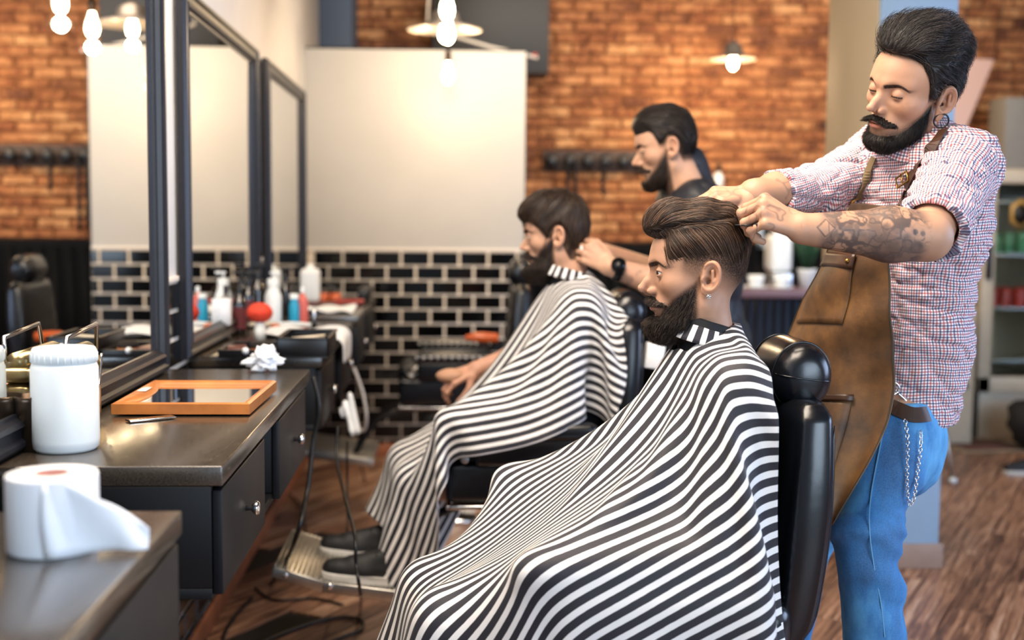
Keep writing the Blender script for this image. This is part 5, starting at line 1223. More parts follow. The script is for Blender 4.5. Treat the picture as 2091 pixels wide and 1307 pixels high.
def bottle(px_, py_, dy, hgt, rad, mt, label, cap='plastic_black', lab=None, kind='bottle', pump=False, z=CT, neck=0.35):
    x, y = cxy(px_, py_, z); r = thing(kind, label, 'bottle', (x, y+dy, z)); s_ = rad
    b = MB(); b.lathe([(0, 0), (s_*0.95, 0), (s_, 0.005), (s_, hgt*0.62), (s_*0.85, hgt*0.70), (s_*neck, hgt*0.80), (s_*neck, hgt*0.88), (0, hgt*0.88)], n=22); part('body', b, mt, r)
    b = MB(); b.lathe([(s_*neck*1.15, hgt*0.84), (s_*neck*1.15, hgt*0.97), (s_*neck*0.9, hgt), (0, hgt)], n=18); part('cap', b, cap, r)
    if pump: b = MB(); b.cyl((0, 0, hgt), (0, 0, hgt+0.02), 0.004, n=8); b.box((0.010, -0.004, hgt+0.022), (0.042, 0.014, 0.010), 0.003); part('nozzle', b, cap, r)
    if lab: b = MB(); b.lathe([(s_*1.008, hgt*0.10), (s_*1.008, hgt*0.56)], n=22); part('label_band', b, lab, r)
    return r
bottle(490, 681, 0.0, 0.175, 0.024, 'bottle_dark', 'dark bottle with a red and white label behind the white strips', lab='label_red')
bottle(474, 676, 0.0, 0.165, 0.024, 'bottle_dark', 'dark bottle half hidden behind the white strip holder', lab='label_white')
bottle(508, 668, 0.0, 0.19, 0.024, 'bottle_dark', 'tall dark bottle standing left of the red duster', lab='label_red', pump=True)
bottle(558, 664, 0.0, 0.185, 0.034, 'plastic_white', 'tall white lotion bottle directly behind the red duster', cap='plastic_white', pump=True, neck=0.6)
bottle(601, 664, 0.0, 0.125, 0.021, 'blue_plastic', 'small blue bottle with a white cap beside the white lotion bottle', cap='plastic_white', neck=0.75)
bottle(527, 662, 0.0, 0.215, 0.030, 'bottle_dark', 'tall black spray bottle against the mirror frame', pump=True)
bottle(583, 660, 0.0, 0.200, 0.024, 'bottle_dark', 'black spray bottle behind the white lotion bottle', pump=True)
bottle(618, 662, 0.0, 0.150, 0.022, 'pink_plastic', 'pink bottle standing behind the small blue bottle', cap='plastic_white')
x, y = cxy(634, 617); r = thing('white_jug', 'big white plastic jug on the farthest counter near its mirror', 'jug', (x, y, CT)); b = MB(); b.box((0, 0, 0.085), (0.095, 0.09, 0.17), 0.024, seg=5); part('body', b, 'plastic_white', r); b = MB(); b.lathe([(0.018, 0.168), (0.018, 0.19), (0, 0.19)], n=16); part('cap', b, 'plastic_white', r)
# egg-like cotton ball, nozzle bottle, white tools, towel
x, y = cxy(433, 697); b = MB(); b.sph((0, 0, 0.018), (0.014, 0.02, 0.018), 16); o = part('cotton_ball', b, 'paper_white'); o.location = (x, y+0.02, CT); tag(o, 'small white cotton ball beside the foot of the strip holder', 'cotton ball')
def towel_mesh(x0, x1, y0, y1, label, seed, over=0.0, z=CT):
    n, m = 26, 16; V, F = [], []
    for i in range(n):
        for j in range(m):
            u, v = i/(n-1), j/(m-1); x = x0+(x1-x0)*u; y = y0+(y1-y0)*v+0.012*math.sin(u*7+seed); zz = 0.010+0.006*math.sin(u*13+seed+v*5)+0.005*math.sin(v*17+u*4)
            if over and u > 0.62: w_ = (u-0.62)/0.38; x = x0+(x1-x0)*0.62+min(w_, 0.40)*0.19; zz = zz-max(0, w_-0.30)*over; y = y+0.02*math.sin(w_*4)*(v-0.5)-w_*0.02
            V.append((x, y, z+zz)); 
    for i in range(n-1):
        for j in range(m-1): F.append((i*m+j, (i+1)*m+j, (i+1)*m+j+1, i*m+j+1))
    o = meshobj('towel', np.array(V), F, 'towel'); mm = o.modifiers.new('s', 'SOLIDIFY'); mm.thickness = 0.006; mm.offset = 1; mm = o.modifiers.new('b', 'SUBSURF'); mm.levels = mm.render_levels = 1
    return tag(o, label, 'towel')
towel_mesh(FXc-0.28, FXc+0.085, 4.30, 4.62, 'white towel hanging over the front edge of the second counter', 1, 0.14)
x, y = cxy(470, 690); 
for k, (px_, py_, L, lb) in enumerate(((600, 672, 0.16, 'white handled tool resting behind the deep black tray'), (545, 672, 0.12, 'white plastic tool lying behind the red duster foot'))):
    x, y = cxy(px_, py_); b = MB(); b.tube([(-L/2, 0, 0.012), (0, 0.01, 0.014), (L/2, 0, 0.012)], [0.006, 0.010, 0.007], 10, smooth=4); o = part('hair_tool', b, 'cream' if k else 'plastic_white'); o.location = (x-0.02, y+0.05, CT); tag(o, lb, 'tool')
x, y = cxy(640, 672); r = thing('dropper_bottle', 'tiny dropper bottle with a steel collar behind the deep tray', 'bottle', (x, y+0.03, CT)); b = MB(); b.lathe([(0, 0), (0.010, 0), (0.010, 0.03), (0.006, 0.038), (0, 0.038)], n=14); part('body', b, 'bottle_dark', r); b = MB(); b.lathe([(0.008, 0.036), (0.008, 0.055), (0.004, 0.075), (0, 0.078)], n=14); part('collar', b, 'wire', r)
b = MB(); b.lathe([(0, 0), (0.018, 0.0), (0.020, 0.014), (0.012, 0.020), (0, 0.02)], n=18); o = part('wax_puck', b, 'amber'); o.location = (*cxy(555, 676), CT); o.location.y += 0.09; tag(o, 'small orange wax puck beside the duster handle', 'tin')
# bits in the deep tray
x, y = cxy(620, 735)
for k in range(2): b = MB(); b.tube([(-0.05, -0.03+k*0.03, 0), (0.05, 0.02+k*0.02, 0.006)], 0.004, 8); o = part('comb', b, 'cream'); o.location = (x-0.010, y+0.20, CT+0.045); tag(o, ('cream comb lying in the deep black tray near its front', 'cream comb lying in the deep black tray towards its back')[k], 'comb')
# ------------------------------------------------------------ third counter
towel_mesh(FXc-0.30, FXc-0.03, 5.40, 5.72, 'folded white towel on the farthest counter', 3)
b = MB(); b.box((0, 0, 0.02), (0.14, 0.10, 0.016), 0.006); o = part('red_case', b, 'red_can'); o.location = (FXc-0.085, 5.95, CT+0.001); tag(o, 'flat red case on the farthest counter', 'case')
b = MB(); b.box((0, 0, 0.012), (0.20, 0.08, 0.018), 0.006); o = part('brown_case', b, 'leather_brown'); o.location = (FXc-0.24, 5.90, CT+0.001); tag(o, 'flat brown case left of the red case on the farthest counter', 'case')
for k in range(3):
    r = thing('wax_jar', ('orange wax jar nearest the mirror on the farthest counter', 'orange wax jar in the middle of three on the farthest counter', 'orange wax jar farthest from the mirror on the last counter')[k], 'jar', (FXc-0.30+k*0.06, 6.25, CT), group='orange jars')
    b = MB(); b.lathe([(0, 0), (0.026, 0), (0.028, 0.005), (0.028, 0.045), (0, 0.045)], n=18); part('body', b, 'amber', r); b = MB(); b.lathe([(0.028, 0.044), (0.028, 0.062), (0, 0.062)], n=18); part('lid', b, 'plastic_black', r)
b = MB(); b.box((0, 0, 0.035), (0.055, 0.40, 0.07), 0.012); o = part('black_box', b, 'plastic_black'); o.location = (FXc-0.035, 6.35, CT); tag(o, 'long black box at the front edge of the farthest counter', 'box')
# hair clippers hanging under the second counter, with cables
mat('cable', '08080a', 0.45)
def cable(pts, rad, label, group='black power cables'):
    b = MB(); b.tube(pts, rad, 8, smooth=8); return tag(part('power_cable', b, 'cable'), label, 'cable', group)
def fl(px_, py_, z=0.008): q = at(px_, py_, Z=z); return (float(q[0]), float(q[1]), z)
def ay(px_, py_, Y): q = at(px_, py_, Y=Y); return (float(q[0]), Y, float(q[2]))
cable([ay(640, 770, 3.62), ay(652, 830, 3.60), ay(640, 900, 3.60), ay(628, 1000, 3.55), ay(600, 1110, 3.5), fl(555, 1190), fl(500, 1235), fl(462, 1285), fl(450, 1330)], 0.007, 'thick black cable falling from the second counter to the floor at bottom left')
cable([ay(690, 870, 3.9), ay(688, 940, 3.85), ay(706, 1020, 3.7), ay(724, 1090, 3.35), ay(727, 1150, 3.30), ay(735, 1205, 3.35), fl(738, 1225)], 0.005, 'black cable passing in front of the dark shoes')
cable([ay(709, 900, 4.3), ay(709, 980, 4.3), ay(710, 1060, 4.2), ay(708, 1090, 4.15), fl(705, 1110)], 0.004, 'thin black cable hanging behind the nearer one')
cable([fl(520, 1200), fl(560, 1225), fl(640, 1222), fl(700, 1235)], 0.005, 'black cable curving under the metal footrest')
cable([fl(535, 1312), fl(600, 1285), fl(680, 1262), fl(735, 1265), fl(738, 1285), fl(700, 1300), fl(650, 1320)], 0.006, 'black cable looped on the wooden floor at the bottom')
cable([fl(590, 1008), fl(612, 1030), fl(622, 1070), fl(625, 1092)], 0.004, 'thin cable lying on the floor before the footrest')
cable([fl(405, 1235, 0.1), fl(412, 1280), fl(425, 1330)], 0.007, 'black cable coming down at the baseboard in the lower left')
cable([ay(775, 940, 6.6), ay(762, 960, 6.3), ay(735, 925, 6.5), ay(745, 985, 5.9)], 0.004, 'thin cable standing off the floor by the back baseboard')
mat('white_cable', 'cfc8be', 0.5)
b = MB(); b.tube([ay(722, 750, 5.2), ay(740, 800, 5.2), ay(748, 850, 5.2), ay(740, 880, 5.25), ay(705, 850, 5.2), ay(735, 880, 5.3)], 0.007, 8, smooth=8); tag(part('extension_lead', b, 'white_cable'), 'coiled white cord hanging under the third counter', 'cord')
q = ay(697, 855, 4.12); b = MB(); n = 16
o = meshobj('hanging_cloth', *(lambda V, F: (V, F))(*mesh_sdf(lambda p: smin(rc(p, (0.0, 0, 0.075), (0.012, 0, -0.035), 0.013, 0.024), el(p, (-0.02, 0, 0.03), (0.014, 0.02, 0.03)), 0.01)+0.003*np.sin(p[:, 0]*260+p[:, 2]*60), (-0.07, -0.05, -0.08), (0.07, 0.05, 0.11), 0.005)), 'towel'); o.location = (q[0]+0.03, q[1], q[2]); tag(o, 'white cloth hanging from the drawer knob of the second counter', 'cloth')
# orange brush on the third chair
r = thing('orange_brush', 'orange handled brush lying above the studded armrests', 'brush', ay(988, 690, 5.42)); b = MB(); b.tube([(-0.085, 0, 0), (-0.04, 0, 0.003), (0.0, 0, 0.002), (0.065, 0, 0.0)], [0.008, 0.022, 0.024, 0.020], 12, smooth=5); part('handle', b, 'amber', r)
b = MB(); b.box((0.0, 0, -0.035), (0.05, 0.03, 0.03), 0.006); part('bristles', b, 'bristle', r); r.location.z -= 0.0
# white spray box behind the near client's beard
b = MB(); q = ay(1335, 727, 3.66); b.box((0, 0, 0), (0.055, 0.05, 0.075), 0.004); o = part('rolled_towel', b, 'towel'); o.location = q; o.rotation_euler = (0, 0.15, 0); tag(o, 'white towel roll tucked behind the near client', 'towel')
# small bottle on the wall shelf behind the second barber
q = at(1463, 388, Y=BRY-0.14); r = thing('wall_shelf', 'small dark shelf on the bricks behind the second barber', 'shelf', (float(q[0]), BRY-0.03, float(q[2]))); b = MB(); b.span((-0.06, -0.18, -0.025), (0.26, 0.0, 0.0), 0.003); part('board', b, 'rack_board', r)
r = thing('spray_bottle', 'white and black bottle on the wall shelf over the second barber', 'bottle', (float(q[0])+0.01, BRY-0.14, float(q[2]))); b = MB(); b.lathe([(0, 0), (0.035, 0), (0.036, 0.09), (0.015, 0.12), (0, 0.12)], n=18); part('body', b, 'plastic_white', r); b = MB(); b.lathe([(0.014, 0.118), (0.016, 0.17), (0, 0.175)], n=14); b.box((0.0, -0.02, 0.165), (0.02, 0.06, 0.02), 0.004); part('trigger', b, 'plastic_black', r)
# ---------------------------------------------------------------- people: bodies and clothes
def A_(px, py, Y): return at(px, py, Y=Y)
def frame3(x, zhint, left):
    x = nz(x); z = nz(np.array(zhint, float)-x*np.dot(zhint, x)); y = np.cross(x, z) if left else np.cross(z, x); return np.stack([x, y, z], 1)
def skin_cols(V, skin, ink=None):
    c = np.tile(np.array(skin), (len(V), 1))*(1+hash3(V, 60)*0.05+hash3(V, 18)*0.04)[:, None]; c[:, 1:] *= (1-0.06*np.clip(hash3(V, 25), 0, 1))[:, None]
    if ink is not None: m = np.clip(ink(V), 0, 1)[:, None]; c = c*(1-m)+np.array([0.045, 0.045, 0.05])*m
    return np.concatenate([np.clip(c, 0, 1), np.ones((len(V), 1))], 1)
def fine_arm(el_, wr, R, curls, thumb, r0, r1, res=0.0022, s=1.0, spread=0.05, skin=SKIN1, ink=None, start=0.0, mus=0.0):
    """forearm and hand in one surface"""
    pr = hand_sdf(wr, R, curls, thumb, s, spread); el_ = np.asarray(el_); wr = np.asarray(wr); a0 = el_+(wr-el_)*start
    mid = el_+(wr-el_)*0.30
    def f(p):
        d = smin(rc(p, a0, mid, r0, r0*1.04), rc(p, mid, wr, r0*1.02, r1), 0.02)
        d = smin(d, eval_hand(p, pr), 0.016); return d
    pts = np.array([a0, wr]+[q[1] for q in pr]); lo = pts.min(0)-0.06; hi = pts.max(0)+0.06
    V, F = mesh_sdf(f, lo, hi, res); L = np.linalg.norm(wr-el_)
    return V, F, skin_cols(V, skin, ink)
def join_meshes(ms):
    V, F, C_ = [], [], []; n = 0
    for v, f, c in ms: V.append(v); F.append(f+n); C_.append(c); n += len(v)
    return np.concatenate(V), np.concatenate(F), np.concatenate(C_)
def sleeve(p, a, b, ra, rb, cut=True):
    d = rc(p, a, b, ra, rb)
    if cut: u = nz(np.asarray(b)-np.asarray(a)); d = smax(d, (p-np.asarray(b))@u, 0.006)
    return d
def wrinkle(p, sc, amp, dirv=None, seed=0.0):
    q = p.copy()
    if dirv is not None: u = nz(np.array(dirv, float)); q = q+(q@u)[:, None]*u*1.6
    n = hash3(q+seed, sc); n2 = hash3(q+seed*2, sc*2.3)
    return amp*((1-np.abs(n))**3-0.35)+amp*0.45*((1-np.abs(n2))**3-0.35)
# fabrics
m = bpy.data.materials.new('gingham'); m.use_nodes = True; t = NT(m); MATS['gingham'] = m
sx = t.new('ShaderNodeSeparateXYZ'); t.link(t.attr('uvw')['Vector'], sx.inputs[0])
def band(o, off, w): 
    v = t.math('FRACT', t.math('ADD', t.math('DIVIDE', o, 0.0124), 10+off)); return t.math('MULTIPLY_ADD', t.math('ABSOLUTE', t.math('SUBTRACT', v, 0.5)), -14, 14*w+0.5, clamp=True)
def dye(o):
    a = t.mix(t.math('MULTIPLY', band(o, 0.0, 0.12), 0.70), (1.0, 1.0, 1.0), (0.55, 0.05, 0.06)); return t.mix(t.math('MULTIPLY', band(o, 0.5, 0.11), 0.78), a, (0.045, 0.05, 0.16))
t.set('Base Color', t.mix(1.0, t.mix(1.0, dye(sx.outputs[0]), dye(sx.outputs[1]), 'MULTIPLY'), (0.90, 0.87, 0.90), 'MULTIPLY')); t.set('Roughness', 0.8); t.set('Specular IOR Level', 0.2); t.bump(t.noise(500, t.coord(), 2), 0.08, 0.001)
m = bpy.data.materials.new('denim'); m.use_nodes = True; t = NT(m); MATS['denim'] = m
co = t.coord(scale=(1, 1, 0.35)); n1 = t.noise(9, co, 5, 0.6); n2 = t.noise(380, t.coord(), 2)
t.set('Base Color', t.mix(t.math('MULTIPLY', n2, 0.35), t.ramp(n1, [(0.34, srgb('0c3f7a')), (0.50, srgb('1b6aae')), (0.68, srgb('5aa8dc'))]), srgb('8cc4e8'))); t.set('Roughness', 0.85); t.bump(n2, 0.2, 0.001)
m = bpy.data.materials.new('waxed_canvas'); m.use_nodes = True; t = NT(m); MATS['waxed_canvas'] = m
n1 = t.noise(7, t.coord(), 5, 0.6); t.set('Base Color', t.ramp(n1, [(0.35, srgb('3c2a1a')), (0.52, srgb('624325')), (0.70, srgb('8c6234'))])); t.set('Roughness', 0.55); t.bump(t.noise(300, t.coord(), 2), 0.15, 0.001)
mat('strap_leather', '3c2415', 0.4, noise=0.2, nscale=25); mat('strap_canvas', '6c5a3c', 0.7); mat('brass_dark', 'a88444', 0.3, metal=1.0); mat('tunic_black', '1d1f26', 0.55, noise=0.35, nscale=60, bump=0.2); mat('trouser_black', '0e0f12', 0.8)
mat('shirt_button', 'e8e4e0', 0.4); mat('thread', '3a3226', 0.8); mat('tshirt_black', '0b0f14', 0.8); mat('watch_black', '0c0c0e', 0.3, metal=0.4)
def person(label): return thing('person', label, 'person', (0, 0, 0))
def ring_band(parent, name, c, r0, r1, h, nrm, mt, open_a=0.0, wav=0.0, thick=0.0018, a_c=PI, uvr=0.0):
    """cloth band round a neck; nrm: axis; r0 lower radius, r1 upper"""
    ax = nz(np.array(nrm, float)); ex = nz(np.cross((0, 1, 0), ax)); ey = np.cross(ax, ex); n, m_ = 72, 5; V, UV = [], []
    for i in range(n+1):
        a = a_c-(PI-open_a)+2*(PI-open_a)*i/n
        for j in range(m_):
            v = j/(m_-1); r = r0+(r1-r0)*v; z = h*v+wav*math.sin(a*9)*0.3
            V.append(np.array(c)+ex*math.cos(a)*(r+wav*math.sin(a*11))+ey*math.sin(a)*(r+wav*math.sin(a*11))*1.05+ax*z); UV.append((v*h, a*(uvr or r0)))
    F = [(i*m_+j, (i+1)*m_+j, (i+1)*m_+j+1, i*m_+j+1) for i in range(n) for j in range(m_-1)]
    o = meshobj(name, np.array(V), F, mt, parent, True, uv=np.array(UV)); q = o.modifiers.new('s', 'SOLIDIFY'); q.thickness = thick; q.offset = 0; return o
# ================= client in the near chair
P1 = person('seated bearded client with combed over brown hair under the nearer striped cape')
f1 = seated_sdf(J1); BV, BF = mesh_sdf(lambda p: f1(p)+0.006, (-0.35, 2.0, 0.10), (0.75, 2.9, 1.20), 0.011)
h1 = build_head1(P1, (BV, BF, skin_cols(BV, SKIN1)))
cape1 = cape_mesh(sim1(), P1, trim=0.27)
def tshirt(parent, f, J):
    z0 = J['hipl'][2]-0.02; g = lambda p: smax(smax(f(p)+0.001, z0-p[:, 2], 0.005), (J['elbow_x']-p[:, 0]), 0.005)
    V, F = mesh_sdf(g, np.array(J['neck'])+(-0.22, -0.42, -0.62), np.array(J['neck'])+(0.20, 0.42, -0.005), 0.010); return meshobj('tshirt', V, F, 'tshirt_black', parent)
tshirt(P1, f1, dict(J1, elbow_x=0.36))
ring_band(P1, 'shirt_collar', (0.515, 2.45, 1.148), 0.064, 0.056, 0.032, (0.30, 0, 1), 'tshirt_black', wav=0.0005)
ring_band(P1, 'cape_collar', (0.514, 2.45, 1.130), 0.073, 0.062, 0.034, (0.30, 0, 1), 'cape_stripes', wav=0.0012, uvr=0.074)
b = MB(); q = h1.tow(np.array([[-0.001, 0.0815, -0.0335]]))[0]; b.sph(q, 0.0042, 12); [b.sph(q+np.array([0.0035*math.cos(a), -0.001, 0.0035*math.sin(a)]), 0.0018, 6) for a in np.linspace(0, 2*PI, 7)[:-1]]; part('ear_stud', b, 'wire', P1)
# ================= client in the second chair
P2 = person('seated bearded client in the second chair with one hand on the armrest')
f2 = seated_sdf(J2); BV, BF = mesh_sdf(lambda p: f2(p)+0.006, (-0.5, 3.4, 0.2), (0.6, 4.3, 1.27), 0.012)
WR2 = A_(975, 752, 4.09); wr_dir = (-0.80, -0.10, -0.48)
hv = fine_arm(WR2+np.array([0.16, 0.02, 0.05]), WR2, frame3((-0.85, -0.05, -0.38), (-0.35, -0.55, 0.75), False), [(0.55, 0.6, 0.4), (0.6, 0.7, 0.4), (0.7, 0.75, 0.4), (0.8, 0.8, 0.4)], [(0.6, 0.6, -0.5), (0.8, 0.2, -0.5), (0.9, 0.0, -0.4)], 0.034, 0.026, res=0.003, skin=(0.54, 0.29, 0.20))
bm_ = join_meshes([(BV, BF, skin_cols(BV, SKIN1)), hv])
h2 = build_head2(P2, bm_)
cape_mesh(sim2(), P2, trim=0.0); tshirt(P2, f2, dict(J2, elbow_x=0.22))
ring_band(P2, 'cape_collar', (0.378, 3.82, 1.190), 0.076, 0.066, 0.034, (0.25, 0, 1), 'cape_stripes', wav=0.0012, uvr=0.076)
def trousers(parent, J, mt, lo, hi, r=0.0):
    g = lambda p: np.minimum(*[smin(rc(p, J['hip'+s], J['kn'+s], 0.088+r, 0.070+r), rc(p, J['kn'+s], J['an'+s], 0.066+r, 0.052+r), 0.02) for s in 'lr'])+wrinkle(p, 14, 0.004)
    V, F = mesh_sdf(g, lo, hi, 0.008); return meshobj('trousers', V, F, mt, parent)
trousers(P2, J2, 'trouser_black', (-0.4, 3.4, 0.15), (0.5, 4.2, 0.75), -0.012)
trousers(P1, J1, 'trouser_black', (-0.4, 2.0, 0.08), (0.7, 2.9, 0.75), -0.012)
for q_, lb in ((A_(745, 1185, 3.66), 'black lace up shoe with a white sole on the metal footrest, nearer one'), (A_(735, 1100, 3.93), 'black shoe on the metal footrest, the farther one of the pair')):
    s_ = shoe((float(q_[0])+0.02, float(q_[1]), 0.276 if q_[1] < 3.8 else 0.278), PI, lb, 'shoes on the footrest', tilt=-0.10, s=0.98)
# ================= barber at the second chair
P3 = person('second barber in a dark tunic with a wristwatch, looking down at his client')
K3 = dict(neck=A_(1402, 362, 4.06), shl=A_(1428, 425, 3.90), shr=A_(1392, 415, 4.22), chest=A_(1432, 525, 4.08), waist=A_(1450, 720, 4.08), ell=A_(1375, 590, 3.75), wrl=A_(1246, 545, 3.74), elr=A_(1390, 575, 4.16), wrr=A_(1236, 515, 3.98))
K3['hip'] = K3['waist']+np.array([0.0, 0, -0.22])
def torso(K, r=0.0, wr_=0.0, Rt=None, ch=(0.125, 0.175, 0.20), wa=(0.115, 0.155, 0.19)):
    def f(p):
        d = rc(p, K['shl'], K['shr'], 0.070+r, 0.070+r); d = smin(d, el(p, K['chest'], np.array(ch)+r, Rt), 0.06); d = smin(d, el(p, K['waist'], np.array(wa)+r, Rt), 0.08)
        return smin(d, rc(p, K['neck'], (K['shl']+K['shr'])/2, 0.050+r, 0.07+r), 0.03)
    return f
t3 = torso(K3)
def body3(p):
    d = t3(p)+0.012; d = smin(d, rc(p, K3['shl'], K3['ell'], 0.05, 0.043), 0.03); d = smin(d, rc(p, K3['shr'], K3['elr'], 0.05, 0.043), 0.03)
    for s in (1, -1): d = smin(d, rc(p, K3['hip']+(0, s*0.09, 0), K3['hip']+(0.02, s*0.11, -0.42), 0.085, 0.055), 0.04); d = smin(d, rc(p, K3['hip']+(0.02, s*0.11, -0.42), (K3['hip'][0]+0.05, K3['hip'][1]+s*0.11, 0.08), 0.055, 0.04), 0.02)
    return d
BV, BF = mesh_sdf(body3, (0.4, 3.4, 0.02), (1.3, 4.6, 1.62), 0.013)
ink3 = lambda V: 0.50*sstep(0.15, 0.45, hash3(V, 45)+0.5*hash3(V, 90))*(V[:, 0] > 0.50)*(V[:, 1] < 3.86)
fa = fine_arm(K3['ell'], K3['wrl'], frame3((-0.75, 0.25, 0.55), (-0.5, -0.6, 0.5), True), [(0.9, 1.2, 0.7)]*4, [(0.7, 0.5, -0.5), (0.9, 0.1, -0.4), (0.9, -0.2, -0.4)], 0.044, 0.029, res=0.003, skin=(0.50, 0.29, 0.19), ink=ink3)
fb = fine_arm(K3['elr'], K3['wrr'], frame3((-0.9, -0.2, 0.2), (0.0, -0.3, 0.9), False), [(0.7, 1.0, 0.6)]*4, [(0.7, 0.5, -0.5), (0.9, 0.1, -0.4), (0.9, -0.2, -0.4)], 0.042, 0.028, res=0.0034, skin=(0.50, 0.29, 0.19))
h3 = build_head3(P3, join_meshes([(BV, BF, skin_cols(BV, SKIN1)), fa, fb]))
def tunic(p):
    d = torso(K3, 0.022)(p); d = smin(d, el(p, K3['hip'], (0.13, 0.17, 0.16)), 0.08)
    e1 = K3['ell']*0.8+K3['wrl']*0.2; e2 = K3['elr']*0.9+K3['wrr']*0.1
    d = smin(d, sleeve(p, K3['shl'], K3['ell'], 0.068, 0.058, False), 0.03); d = smin(d, sleeve(p, K3['ell'], e1, 0.055, 0.052), 0.02)
    d = smin(d, sleeve(p, K3['shr'], K3['elr'], 0.068, 0.058, False), 0.03); d = smin(d, sleeve(p, K3['elr'], e2, 0.055, 0.052), 0.02)
    d = smin(d, rc(p, K3['neck']-(0, 0, 0.03), K3['neck']+(-0.008, 0, 0.040), 0.088, 0.074), 0.025)
    return d+wrinkle(p, 12, 0.006, seed=3.0)
V, F = mesh_sdf(tunic, (0.35, 3.4, 0.6), (1.3, 4.6, 1.62), 0.0065); tn = meshobj('tunic', V, F, 'tunic_black', P3)
def legs3(p):
    d = el(p, K3['hip'], (0.125, 0.165, 0.12))
    for s in (1, -1): d = smin(d, rc(p, K3['hip']+(0, s*0.09, 0), K3['hip']+(0.02, s*0.11, -0.42), 0.098, 0.070), 0.04); d = smin(d, rc(p, K3['hip']+(0.02, s*0.11, -0.42), (K3['hip'][0]+0.05, K3['hip'][1]+s*0.11, 0.07), 0.070, 0.058), 0.02)
    return d+wrinkle(p, 12, 0.004)
V, F = mesh_sdf(legs3, (0.4, 3.4, 0.02), (1.3, 4.6, 1.1), 0.012); meshobj('trousers', V, F, 'trouser_black', P3)
b = MB(); wv = K3['wrl']+(K3['ell']-K3['wrl'])*0.13; ax = Vector(K3['ell']-K3['wrl']).normalized(); Mw = Matrix.Translation(wv) @ ax.to_track_quat('Z', 'Y').to_matrix().to_4x4()
b.lathe([(0.033, -0.012), (0.0355, -0.010), (0.0355, 0.010), (0.033, 0.012)], n=28, M=Mw); wt = part('watch_strap', b, 'watch_black', P3); b = MB(); b.cyl(wv+np.array([-0.004, -0.030, 0.012]), wv+np.array([-0.006, -0.045, 0.018]), 0.023, n=24); part('watch_face', b, 'watch_black', wt)
for s_, lb in ((1, 'black shoe of the second barber, farther one'), (-1, 'black shoe of the second barber, nearer one')): shoe((float(K3['hip'][0])+0.02, float(K3['hip'][1])+s_*0.11, 0.001), PI, lb, 'second barber shoes')
r = thing('hair_clipper', 'small white clipper in the second barber\'s fingers', 'clipper', K3['wrl']+np.array([-0.075, 0.04, 0.055])); b = MB(); b.box((0, 0, 0), (0.03, 0.022, 0.018), 0.006); part('casing', b, 'plastic_white', r)
# ================= tattooed barber
P4 = person('standing tattooed barber in checked shirt, brown apron and jeans combing hair')
SK4 = (0.48, 0.27, 0.17)
K4 = dict(neck=A_(1888, 292, 2.70), shl=A_(1962, 338, 2.60), shr=A_(1800, 322, 2.88), chest=A_(1882, 440, 2.76), waist=A_(1868, 690, 2.76), hip=A_(1840, 850, 2.76), ell=A_(1893, 483, 2.345), wrl=A_(1640, 468, 2.335), elr=A_(1672, 392, 2.76), wrr=A_(1540, 398, 2.60))
Rt4 = np.array(Matrix.Rotation(0.35, 3, 'Z')@Matrix.Rotation(0.0, 3, 'Y'))
t4 = torso(K4, 0.0, Rt=Rt4, ch=(0.120, 0.165, 0.20), wa=(0.105, 0.145, 0.20))
HL, KL, AL = A_(1828, 872, 2.67), A_(1770, 1105, 2.58), A_(1822, 1400, 2.62); HR, KR, AR = A_(1775, 880, 2.84), A_(1640, 1090, 2.92), A_(1570, 1400, 2.98); AL[2] = AR[2] = 0.09
def body4(p):
    d = t4(p)+0.012; d = smin(d, rc(p, K4['shl'], K4['ell'], 0.052, 0.046), 0.03); d = smin(d, rc(p, K4['shr'], K4['elr'], 0.052, 0.045), 0.03)
    d = smin(d, rc(p, K4['elr'], K4['wrr'], 0.042, 0.036), 0.02)
    for a, k, e in ((HL, KL, AL), (HR, KR, AR)): d = smin(d, rc(p, a, k, 0.085, 0.055), 0.05); d = smin(d, rc(p, k, e, 0.052, 0.040), 0.02)
    return d
BV, BF = mesh_sdf(body4, (0.4, 2.2, 0.02), (1.45, 3.3, 1.70), 0.013)
ua = nz(K4['wrl']-K4['ell']); La = np.linalg.norm(K4['wrl']-K4['ell']); upv = nz(np.array([0, 0, 1.0])-ua*ua[2])
